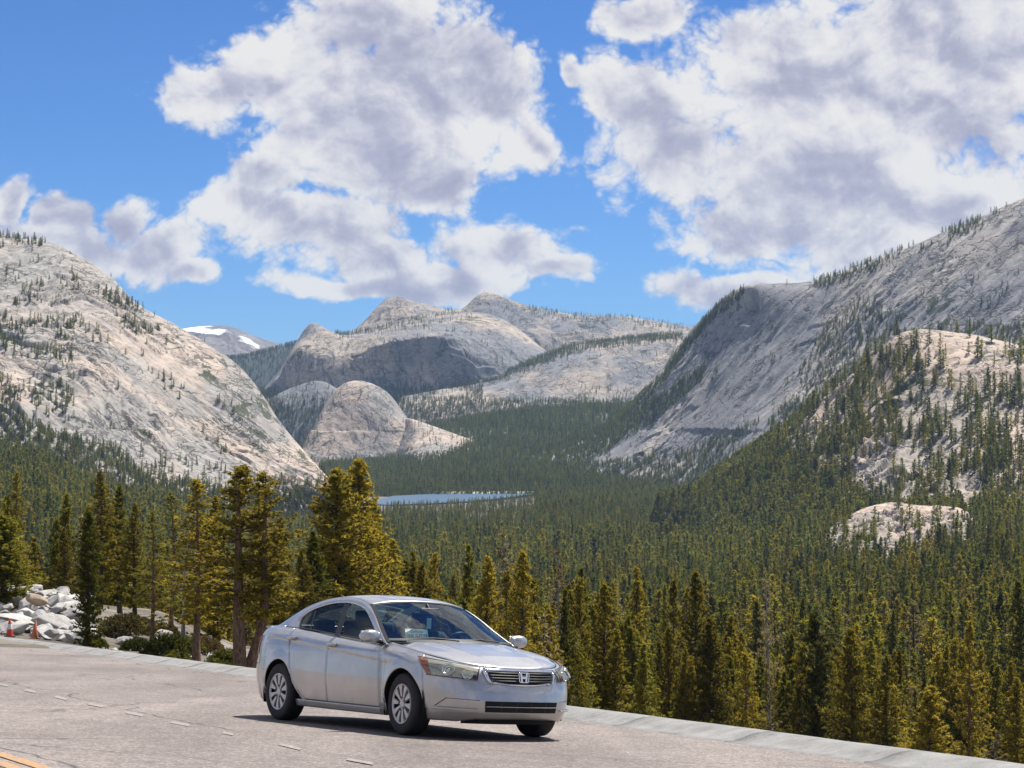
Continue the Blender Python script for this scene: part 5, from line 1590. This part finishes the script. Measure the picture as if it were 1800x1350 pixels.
# emblem: rounded ring with an H
EX = float(face(0, .655, 0)[0]) + .040
def plate_poly(name, outer, inner, mat, parent, x=EX, th=.010, cz=.655, tilt=.12):
    V, Fc = [], []
    n = len(outer)
    for ring_ in (outer, inner):
        for dx in (0.0, -th):
            for (y, z) in ring_: V.append((x + dx - tilt * z, y, cz + z))
    for i in range(n):
        j = (i + 1) % n
        Fc += [(i, j, 2 * n + j, 2 * n + i), (i, n + i, n + j, j), (2 * n + i, 2 * n + j, 3 * n + j, 3 * n + i)]
    return mesh_obj(name, V, Fc, mat, parent)
def rr(w, h, r, n=6, skew=.0):
    pts = []
    for cx_, cy_, a0 in ((w - r, h - r, 0), (-w + r, h - r, 90), (-w + r, -h + r, 180), (w - r, -h + r, 270)):
        for k in range(n + 1):
            a = math.radians(a0 + 90 * k / n); z_ = cy_ + r * math.sin(a); pts.append(((cx_ + r * math.cos(a)) * (1 + skew * z_ / h), z_))
    return pts
plate_poly("emblem", rr(.064, .054, .022, skew=.07), rr(.055, .046, .016, skew=.07), MAT_CHROME, grille)
def slab_poly(name, poly, mat, parent, x, th=.010, cz=.655, tilt=.12):
    n = len(poly)
    V = [(x - tilt * z, y, cz + z) for y, z in poly] + [(x - th - tilt * z, y, cz + z) for y, z in poly]
    Fc = [tuple(range(n)), tuple(range(n, 2 * n))[::-1]] + [(i, n + i, n + (i + 1) % n, (i + 1) % n) for i in range(n)]
    return mesh_obj(name, V, Fc, mat, parent)
for sg in (-1, 1):
    slab_poly("emblem_bar", [(sg * .048, .046), (sg * .026, .046), (sg * .020, .0), (sg * .016, -.046), (sg * .036, -.046)][::sg], MAT_CHROME, grille, EX)
slab_poly("emblem_bar", [(-.022, .010), (.022, .010), (.019, -.012), (-.019, -.012)][::-1], MAT_CHROME, grille, EX - .001)
intake = front_panel("lower_intake", .445, .435, .292, .405, .006, MAT_VOID, front_bumper)
front_panel("intake_bar", .43, .43, .345, .353, .016, MAT_LAMP, front_bumper, 24, 2, 0, .006)
for y in (-.27, -.09, .09, .27):
    rows = [[face(y - .004, z, .012), face(y + .004, z, .012)] for z in (.296, .40)]
    patch("intake_bar", rows, MAT_BLACK, front_bumper, 0, (1, 0, 0))
for side in (-1, 1):
    # moulded corner recess with its bright ledge, crease shade drawn as black strips
    conf("bumper_ledge", (s_of_y(.80, .33), .330), (s_of_y(.50, .33), .322), (s_of_y(.82, .33), .305), (s_of_y(.50, .33), .312), MAT_PAINT, side, .030, 16, 4, front_bumper, .02)
    conf("recess_shade_line", (s_of_y(.76, .42), .424), (s_of_y(.50, .42), .412), (s_of_y(.765, .42), .419), (s_of_y(.50, .42), .407), MAT_BLACK, side, .003, 16, 2, front_bumper)
    conf("recess_shade_line", (s_of_y(.76, .42), .424), (s_of_y(.752, .42), .424), (s_of_y(.815, .34), .335), (s_of_y(.808, .34), .335), MAT_BLACK, side, .003, 3, 8, front_bumper)

# ---- bonnet
fr_pts = [(P3(s, ztop_front(s))[0], abs(P3(s, ztop_front(s))[1]), ztop_front(s)) for s in np.linspace(s_of_x(.45, .8), math.pi / 2, 40)]
fy = np.array([p[1] for p in fr_pts])[::-1]; fx = np.array([p[0] for p in fr_pts])[::-1]; fz = np.array([p[2] for p in fr_pts])[::-1]
YF = .66
zc_h = lambda x: ip(x, [-.60, -.30, 0, .3, .5, .7, .84], [1.008, .995, .958, .905, .858, .795, .748])
rows = []
for a in np.linspace(0, 1, 40):
    r = []
    xe = -.52 + (ip(YF, fy, fx) + .52) * a
    ye = abs(P3(s_of_x(xe, zsh(xe)) if xe > X0F else xe - X0F, zsh(xe))[1]) - .006
    ye = ye * (1 - a ** 6) + YF * a ** 6
    for b in np.linspace(-1, 1, 45):
        xr_ = -.27 - .25 * b * b
        y = b * ye
        xfr = ip(abs(b) * YF, fy, fx) - .004
        x = xr_ + (xfr - xr_) * a
        ze = zsh(x)
        z = ze + (zc_h(x) - ze) * (1 - abs(b) ** 2.4)
        yc = .50 - .20 * a
        z += .016 * math.exp(-((abs(y) - yc) / .055) ** 2) * (1 - .75 * a) * min(1, a * 5)
        if a > .985: z = min(z, ip(abs(b) * YF, fy, fz))
        r.append((x, y, z + .002))
    rows.append(r)
patch("bonnet", rows, MAT_PAINT, None, .012, (0, 0, 1))

# ---- cabin
OA = np.array([(-.44, .935), (-.56, .988), (-.78, 1.105), (-1.02, 1.245), (-1.25, 1.352), (-1.5, 1.408), (-1.82, 1.432), (-2.2, 1.412), (-2.58, 1.335), (-2.9, 1.222), (-3.2, 1.105), (-3.36, 1.072)])
IA = np.array([(-.575, .958), (-.66, .990), (-.86, 1.090), (-1.08, 1.210), (-1.28, 1.302), (-1.5, 1.350), (-1.78, 1.374), (-2.1, 1.358), (-2.40, 1.302), (-2.60, 1.236), (-2.68, 1.165), (-2.62, 1.068)])
def curve(A, n): return hermite(A, n)
OAs, IAs = curve(OA, 70), curve(IA, 70)
def Gy(x, z):
    y = .822 - .49 * (z - .97) - .10 * max(0, (z - 1.28)) 
    if x < -2.4: y -= .085 * ((-2.4 - x) / .95) ** 1.5
    if x > -.8: y += .02 * (x + .8)
    return y
def G3(x, z, side, off=0.0): return np.array([x, side * (Gy(x, z) + off), z])
roof_zc = lambda x: ip(x, [-2.80, -2.6, -2.3, -2.0, -1.75, -1.5, -1.3, -1.15], [1.372, 1.413, 1.452, 1.472, 1.476, 1.463, 1.437, 1.408])
def ia_z(x, top=True):
    k = IAs[: np.argmin(IAs[:, 0]) + 1]
    return ip(-x, -k[:, 0], k[:, 1])
belt = lambda x: zsh(x) + .006
for side in (-1, 1):
    rows = [[G3(*(o * (1 - t) + i * t), side, .004 * math.sin(t * math.pi)) for t in np.linspace(0, 1, 6)] for o, i in zip(OAs, IAs)]
    patch("roof_pillar", rows, MAT_PAINT, None, .03, (0, side, .3))
    def pane(name, xt0, xt1, xb0, xb1, mat, off, parent=None, n=16, m=10):
        rows = []
        for a in np.linspace(0, 1, n):
            xt, xb = xt0 + (xt1 - xt0) * a, xb0 + (xb1 - xb0) * a
            zt, zb = ia_z(xt) + .004, belt(xb) - .004
            if zt < zb + .004: zt = zb + .004
            rows.append([G3(xb + (xt - xb) * b, zb + (zt - zb) * b, side, off) for b in np.linspace(0, 1, m)])
        return patch(name, rows, mat, parent, 0, (0, side, .2))
    pane("front_side_window", -.585, -1.715, -.585, -1.57, MAT_GLASS, -.012, doors["front_door", side], 24)
    pane("rear_side_window", -1.835, -2.415, -1.685, -2.30, MAT_GLASS, -.012, doors["rear_door", side])
    pane("quarter_window", -2.445, -2.675, -2.325, -2.615, MAT_GLASS, -.012, doors["rear_door", side])
    pane("centre_pillar", -1.71, -1.84, -1.565, -1.69, MAT_BLACK, -.004, None, 4)
    pane("window_divider", -2.41, -2.45, -2.295, -2.33, MAT_BLACK, -.008, doors["rear_door", side], 3)
    rows = [[G3(-.555 - .005 * k, belt(-.56) - .002 + 0 * k, side, .002) for k in (0, 1)], [G3(-.70, 1.004, side, .003), G3(-.70, .966, side, .003)]]
    V_, F_ = [], []
    tube(V_, F_, [G3(x, z, side, .004) for x, z in IAs[2:]], [.0065] * len(IAs[2:]), 5)
    mesh_obj("chrome_trim", V_, F_, MAT_CHROME, car, smooth=True)
    V_, F_ = [], []
    tube(V_, F_, [G3(x, belt(x), side, .004) for x in np.linspace(-.59, -2.62, 20)], [.0085] * 20, 5)
    mesh_obj("belt_trim", V_, F_, MAT_BLACK, car, smooth=True)

def oa_at(x):
    return ip(-x, -OAs[:, 0], OAs[:, 1])
def span(name, xe0, xe1, xc0, xc1, zc, mat, inset_=0.0, n=30, m=33, pw=2.0, thick=0.0, lift=0.0, parent=None):
    rows = []
    for a in np.linspace(0, 1, n):
        xe = xe0 + (xe1 - xe0) * a; ze = oa_at(xe); ye = Gy(xe, ze) - inset_
        xc = xc0 + (xc1 - xc0) * a; zz = zc(a, xc)
        r = []
        for b in np.linspace(-1, 1, m):
            t = abs(b) ** pw
            r.append((xc + (xe - xc) * t, b * ye, zz + (ze - zz) * t + lift))
        rows.append(r)
    return patch(name, rows, mat, parent, thick, (0, 0, 1))
ws_z = lambda a, x: .998 + .410 * a + .022 * math.sin(a * math.pi)
windscreen = span("windscreen", -.545, -1.235, -.285, -1.165, ws_z, MAT_WINDSCREEN, .012)
span("windscreen_seal", -.530, -.575, -.262, -.318, lambda a, x: .990 + .026 * a, MAT_BLACK, .010, 4, 33, 2, 0, .002, windscreen)
span("windscreen_seal", -1.215, -1.255, -1.140, -1.19, lambda a, x: 1.400 + .013 * a, MAT_BLACK, .010, 4, 33, 2, 0, .004, windscreen)
for side in (-1, 1):
    rows = []
    for a in np.linspace(0, 1, 16):
        xe = -.50 - .77 * a; ze = oa_at(xe)
        rows.append([(xe, side * (Gy(xe, ze) - .002), ze + .004), (xe + .03, side * (Gy(xe, ze) - .032), ze + .010)])
    patch("windscreen_seal", rows, MAT_BLACK, windscreen, 0, (.5, 0, 1))
span("roof", -1.245, -2.60, -1.18, -2.73, lambda a, x: roof_zc(x), MAT_PAINT, .0, 40, 37, 2.6, .012, .002)
rear_z = lambda a, x: 1.388 - .285 * a + .03 * math.sin(a * math.pi)
rear_screen = span("rear_screen", -2.61, -3.26, -2.74, -3.42, rear_z, MAT_GLASS, .012)
rows = []
for a in np.linspace(0, 1, 24):
    r = []
    for b in np.linspace(-1, 1, 31):
        xf_ = -3.44 + .14 * b * b
        s_ = s_of_yr(.70 * abs(b), 1.0) if abs(b) > .02 else (X0R - X0F) - math.pi / 2
        xb_ = P3(s_, ztop_rear(s_))[0]
        x = xf_ + (xb_ - xf_) * a
        ye = .705 + .01 * a
        z = ip(x, [-3.85, -3.7, -3.44, -3.3], [1.062, 1.088, 1.100, 1.098]) - .030 * abs(b) ** 3
        if a > .97: z = ztop_rear(s_)
        r.append((x, b * ye, z))
    rows.append(r)
patch("boot_lid", rows, MAT_PAINT, None, .012, (0, 0, 1))
for side in (-1, 1):    # quarter tops between roof pillar foot and boot lid
    rows = []
    for x in np.linspace(-3.0, -3.80, 24):
        zz = zsh(x); yo = abs(P3(s_of_x(x, zz), zz)[1])
        yi = min(.70, yo - .004); zi = ip(x, [-3.85, -3.7, -3.44, -3.0], [1.035, 1.06, 1.072, 1.085])
        rows.append([(x, side * (yo + (yi - yo) * t), zz + (zi - zz) * t) for t in (0, .35, .7, 1)])
    patch("quarter_top", rows, MAT_PAINT, None, .006, (0, 0, 1))
    # cowl corners between bonnet, wing and pillar
    rows = [[(x, side * (Wm(x) - inset(x, zsh(x)) + .001), zsh(x) - .003), (x - .02, side * (Gy(x - .05, 1.0) - .06), zsh(x) + .03 - (x + .62) * .08)] for x in np.linspace(-.64, -.40, 8)]
    patch("cowl_corner", rows, MAT_PAINT, None, .006, (0, side, 1))

# ---- door handles, mirrors
for side in (-1, 1):
    for nm, x, z in (("front_door", -1.545, .897), ("rear_door", -2.535, .945)):
        V_, F_ = [], []
        pts = []
        for t in np.linspace(-1, 1, 9):
            xx = x + t * .095; p_ = P3(xx - X0F, z + t * .004, side); p_[1] += side * (.012 + .026 * (1 - t ** 4)); pts.append(p_)
        tube(V_, F_, pts, [.012, .017, .019, .018, .017, .018, .019, .017, .012], 8)
        mesh_obj("handle", V_, F_, MAT_CHROME if False else MAT_PAINT, doors[nm, side], smooth=True)
        rows = [[P3(x + a * .075 - X0F, z - .022 + b * .044 - .004, side) + np.array([0, side * .003, 0]) for b in np.linspace(0, 1, 4)] for a in np.linspace(-1, 1, 6)]
        patch("handle_recess", rows, MAT_LAMP, doors[nm, side], 0, (0, side, 0))
    # mirror: tapered shell with glass, on a short foot
    mroot = bpy.data.objects.new("wing_mirror", None); col.objects.link(mroot); mroot.parent = car
    V_, F_ = [], []
    secs = [(-.86, .055, .050), (-.895, .082, .066), (-.95, .095, .074), (-1.01, .086, .066), (-1.05, .058, .046), (-1.068, .02, .018)]
    for (yy, rx, rz) in secs:
        for k in range(18):
            t = 2 * math.pi * k / 18
            cx_ = math.copysign(abs(math.cos(t)) ** .7, math.cos(t)); sz_ = math.copysign(abs(math.sin(t)) ** .7, math.sin(t))
            V_.append((-.64 + (cx_ * rx if cx_ > 0 else cx_ * .035) + .03 * (abs(yy) - .9) * -1, -side * -1 * abs(yy) , 1.012 + sz_ * rz))
    for i in range(len(secs) - 1):
        for j in range(18): F_.append((i * 18 + j, i * 18 + (j + 1) % 18, (i + 1) * 18 + (j + 1) % 18, (i + 1) * 18 + j))
    F_.append(tuple(range(18))); F_.append(tuple(range((len(secs) - 1) * 18, len(secs) * 18)))
    mesh_obj("shell", V_, F_, MAT_PAINT, mroot, smooth=True)
    v_, f_ = box(-.682, -.676, .872, 1.045, .955, 1.068); v_ = [(a, b * side, c) for a, b, c in v_]; mesh_obj("mirror_glass", v_, f_, MAT_CHROME, mroot)
    V_, F_ = [], []
    tube(V_, F_, [(-.62, side * .80, .958), (-.63, side * .87, .968), (-.64, side * .91, .975)], [.030, .026, .028], 8)
    mesh_obj("foot", V_, F_, MAT_BLACK, mroot, smooth=True)

# ---- dark inside of the arches, floor
for c in (0.0, -2.80):
    for side in (-1, 1):
        rows = [[(c + .40 * math.cos(t), side * y, .325 + .40 * math.sin(t)) for y in (.52, .70, .885)] for t in np.linspace(-.35, math.pi + .35, 22)]
        patch("arch_liner", rows, MAT_VOID, None, 0, (0, 0, -1))
v_, f_ = box(-3.55, .72, -.52, .52, .19, .34); mesh_obj("underbody", v_, f_, MAT_VOID, car)
v_, f_ = box(-2.36, -.42, -.86, .86, .235, .34); mesh_obj("floor_pan", v_, f_, MAT_VOID, car)
v_, f_ = box(-.42, .80, -.50, .50, .34, .66); mesh_obj("engine_bay", v_, f_, MAT_VOID, car)
v_, f_ = box(-3.75, -2.75, -.50, .50, .34, .98); mesh_obj("boot_space", v_, f_, MAT_VOID, car)
v_, f_ = box(-3.30, -2.62, -.74, .74, .96, 1.04); mesh_obj("parcel_shelf", v_, f_, MAT_DASH, car)
for side in (-1, 1):
    v_, f_ = box(-2.55, -.46, side * .80 - .02, side * .80 + .02, .30, .93); mesh_obj("door_lining", v_, f_, MAT_DASH, car)
    rows = [[(.425, side * y, z) for z in (.22, .60)] for y in (.50, .77)]
    patch("splash_guard", rows, MAT_VOID, None, 0, (1, 0, 0))
    v_, f_ = box(-3.225, -3.205, .66, .83, .20, .40); mesh_obj("mud_flap", [(a, b * side, c) for a, b, c in v_], f_, MAT_BLACK, car)
front_panel("air_dam", .62, .60, .165, .222, -.05, MAT_VOID, front_bumper)

# ---- seats, dash, wheel, hanging tag, the plate on the dash
def rounded(name, x0, x1, y0, y1, z0, z1, mat, parent, lean=0.0, bev=.04):
    bm = bmesh.new(); v_, f_ = box(x0, x1, y0, y1, z0, z1)
    vs_ = [bm.verts.new((a - lean * (c - z0), b, c)) for a, b, c in v_]
    for f in f_: bm.faces.new([vs_[i] for i in f])
    bmesh.ops.recalc_face_normals(bm, faces=bm.faces)
    bmesh.ops.bevel(bm, geom=list(bm.edges), offset=bev, segments=3, affect='EDGES', profile=.6)
    me = bpy.data.meshes.new(name); bm.to_mesh(me); bm.free(); me.materials.append(mat)
    me.polygons.foreach_set('use_smooth', [True] * len(me.polygons))
    o = bpy.data.objects.new(name, me); col.objects.link(o); o.parent = parent
    return o
for y in (-.37, .37):
    st = bpy.data.objects.new("front_seat", None); col.objects.link(st); st.parent = car
    rounded("cushion", -1.55, -1.02, y - .25, y + .25, .42, .58, MAT_SEAT, st)
    rounded("backrest", -1.62, -1.47, y - .25, y + .25, .52, 1.09, MAT_SEAT, st, .24, .06)
    rounded("headrest", -1.79, -1.69, y - .135, y + .135, 1.10, 1.29, MAT_SEAT, st, .12, .045)
rs = bpy.data.objects.new("rear_seat", None); col.objects.link(rs); rs.parent = car
rounded("backrest", -2.52, -2.40, -.66, .66, .50, 1.02, MAT_SEAT, rs, .25, .05)
rounded("cushion", -2.45, -1.95, -.66, .66, .40, .56, MAT_SEAT, rs)
for y in (-.40, 0.0, .40): rounded("headrest", -2.72, -2.63, y - .13, y + .13, 1.02, 1.17, MAT_SEAT, rs, .1, .04)
rows = [[(x, y, ip(x, [-.95, -.86, -.75, -.5, -.3], [.70, .90, .945, .965, .968])) for y in np.linspace(-.74, .74, 9)] for x in np.linspace(-.95, -.30, 14)]
patch("dashboard", rows, MAT_DASH, None, .03, (0, 0, 1))
V_, F_ = [], []
sw = [(-.985 + .075 * math.sin(t), .37 + .185 * math.cos(t), .915 + .17 * math.sin(t)) for t in np.linspace(0, 2 * math.pi, 25)]
tube(V_, F_, sw, [.015] * 25, 8)
tube(V_, F_, [(-.985, .20, .915), (-.96, .37, .90), (-.985, .54, .915)], [.018, .05, .018], 6)
tube(V_, F_, [(-.96, .37, .90), (-.75, .37, .80)], [.035, .035], 8)
mesh_obj("steering_wheel", V_, F_, MAT_BLACK, car, smooth=True)
mr = rounded("rear_view_mirror", -1.02, -.98, -.12, .12, 1.275, 1.345, MAT_BLACK, car, 0, .015)
V_, F_ = [], []
tube(V_, F_, [(-1.0, 0, 1.33), (-1.06, 0, 1.385)], [.012, .016], 6); mesh_obj("mirror_stem", V_, F_, MAT_BLACK, mr, smooth=True)
v_, f_ = box(-.995, -.990, -.032, .026, 1.115, 1.235); mesh_obj("parking_tag", v_, f_, MAT_PLATE, mr)
plt_ = bpy.data.objects.new("dash_plate", None); col.objects.link(plt_); plt_.parent = car
plt_.location = (-.565, -.395, .962); plt_.rotation_euler = (0, -.28, .10)
v_, f_ = box(-.002, .002, -.152, .152, 0, .152); mesh_obj("plate", v_, f_, MAT_PLATE, plt_)
def text(body, size, loc, mat, parent, shear=0.0, sx=1.0):
    cu = bpy.data.curves.new("lettering", 'FONT'); cu.body = body; cu.size = size; cu.align_x = 'CENTER'; cu.extrude = .0006; cu.shear = shear
    cu.materials.append(mat)
    o = bpy.data.objects.new("lettering", cu); col.objects.link(o); o.parent = parent
    me = bpy.data.meshes.new_from_object(o); bpy.data.objects.remove(o)
    o = bpy.data.objects.new('lettering', me); col.objects.link(o); o.parent = parent
    o.location = loc; o.rotation_euler = (math.pi / 2, 0, math.pi / 2); o.scale = (sx, 1, 1)
text("California", .042, (.0035, 0, .112), MAT_INK_RED, plt_, .35, 1.05)
text("8MUH703", .088, (.0035, 0, .035), MAT_INK, plt_, 0, .78)
# folded paper on the far sill
v_, f_ = box(-.02, .02, -.004, .004, 0, .001)
rows = [[(-.50 + .0 * b, .60 + .07 * a, 1.003 + .02 * b - .02 * a) for b in (0, 1)] for a in (0, 1)]
# wipers
for y0, y1 in ((-.05, -.60), (.50, -.02)):
    V_, F_ = [], []
    tube(V_, F_, [(-.27 - .22 * y0 * y0, y0, 1.0), (-.315 - .22 * ((y0 + y1) / 2) ** 2, (y0 + y1) / 2, 1.018), (-.33 - .26 * y1 * y1, y1, 1.012)], [.010, .008, .005], 5)
    mesh_obj("wiper", V_, F_, MAT_BLACK, car, smooth=True)

# ---- wheels
def wheel(x, side, steer=0.0):
    w = bpy.data.objects.new("wheel", None); col.objects.link(w); w.parent = car
    w.location = (x, side * .795, .325); w.rotation_euler = (0, .35 if x else .1, steer)
    def lat(prof, k=40):
        V, Fc = [], []
        for r, y in prof:
            for j in range(k):
                t = 2 * math.pi * j / k; V.append((r * math.cos(t), side * y, r * math.sin(t)))
        for i in range(len(prof) - 1):
            for j in range(k): Fc.append((i * k + j, i * k + (j + 1) % k, (i + 1) * k + (j + 1) % k, (i + 1) * k + j))
        return V, Fc
    v_, f_ = lat([(.205, -.10), (.26, -.112), (.30, -.108), (.318, -.095), (.3245, -.06), (.326, 0), (.3245, .06), (.318, .095), (.30, .108), (.26, .112), (.222, .103), (.210, .095)])
    mesh_obj("tyre", v_, f_, MAT_RUBBER, w, smooth=True)
    v_, f_ = lat([(.212, .060), (.20, .055), (.02, .050), (.001, .05)], 32)
    mesh_obj("wheel_well", v_, f_, MAT_VOID, w, smooth=True)
    # cover: rim ring, twelve blades, hub
    V, Fc = lat([(.212, .095), (.208, .108), (.198, .106), (.192, .092)], 48)
    def blade(t):
        n0 = len(V)
        for (r, hw, y) in ((.044, .0110, .094), (.085, .0138, .099), (.14, .0215, .103), (.20, .035, .102)):
            for dy in (0, -.028):
                for sg in (-1, 1):
                    a = t + sg * hw / r
                    V.append((r * math.cos(a), side * (y + dy), r * math.sin(a)))
        for i in range(3):
            a = n0 + i * 4; b = a + 4
            Fc.extend([(a, a + 1, b + 1, b), (a, b, b + 2, a + 2), (a + 1, a + 3, b + 3, b + 1)])
    for k in range(10): blade(2 * math.pi * k / 10)
    hv, hf = lat([(.046, .085), (.044, .098), (.032, .103), (.001, .104)], 20)
    n0 = len(V); V += hv; Fc += [tuple(n0 + i for i in f) for f in hf]
    mesh_obj("rim", V, Fc, MAT_RIM, w)
    for k in range(5):
        t = 2 * math.pi * (k + .5) / 5
        hv, hf = lat([(.011, .10), (.010, .106), (.0005, .107)], 8)
        hv = [(a + .066 * math.cos(t), b, c + .066 * math.sin(t)) for a, b, c in hv]
        mesh_obj("wheel_nut", hv, hf, MAT_BLACK, w)
    return w
for side in (-1, 1):
    wheel(0.0, side, -.06); wheel(-2.80, side)

# ------------------------------------------------------------------ mountain air
m, q, out = new_mat("mountain_air")
pv = q.node('ShaderNodeVolumePrincipled')
pv.inputs['Color'].default_value = (.42, .66, 1.0, 1)
pv.inputs['Density'].default_value = 3.1e-5
pv.inputs['Anisotropy'].default_value = 0.0
q.t.links.new(pv.outputs[0], out.inputs['Volume'])
v_, f_ = box(-7700, 7700, -80, 12000, -190, 470)
hz = mesh_obj("haze", v_, f_, m)
tag(hz, "thin blue mountain air between the viewer and the far slopes", "haze", kind="stuff")
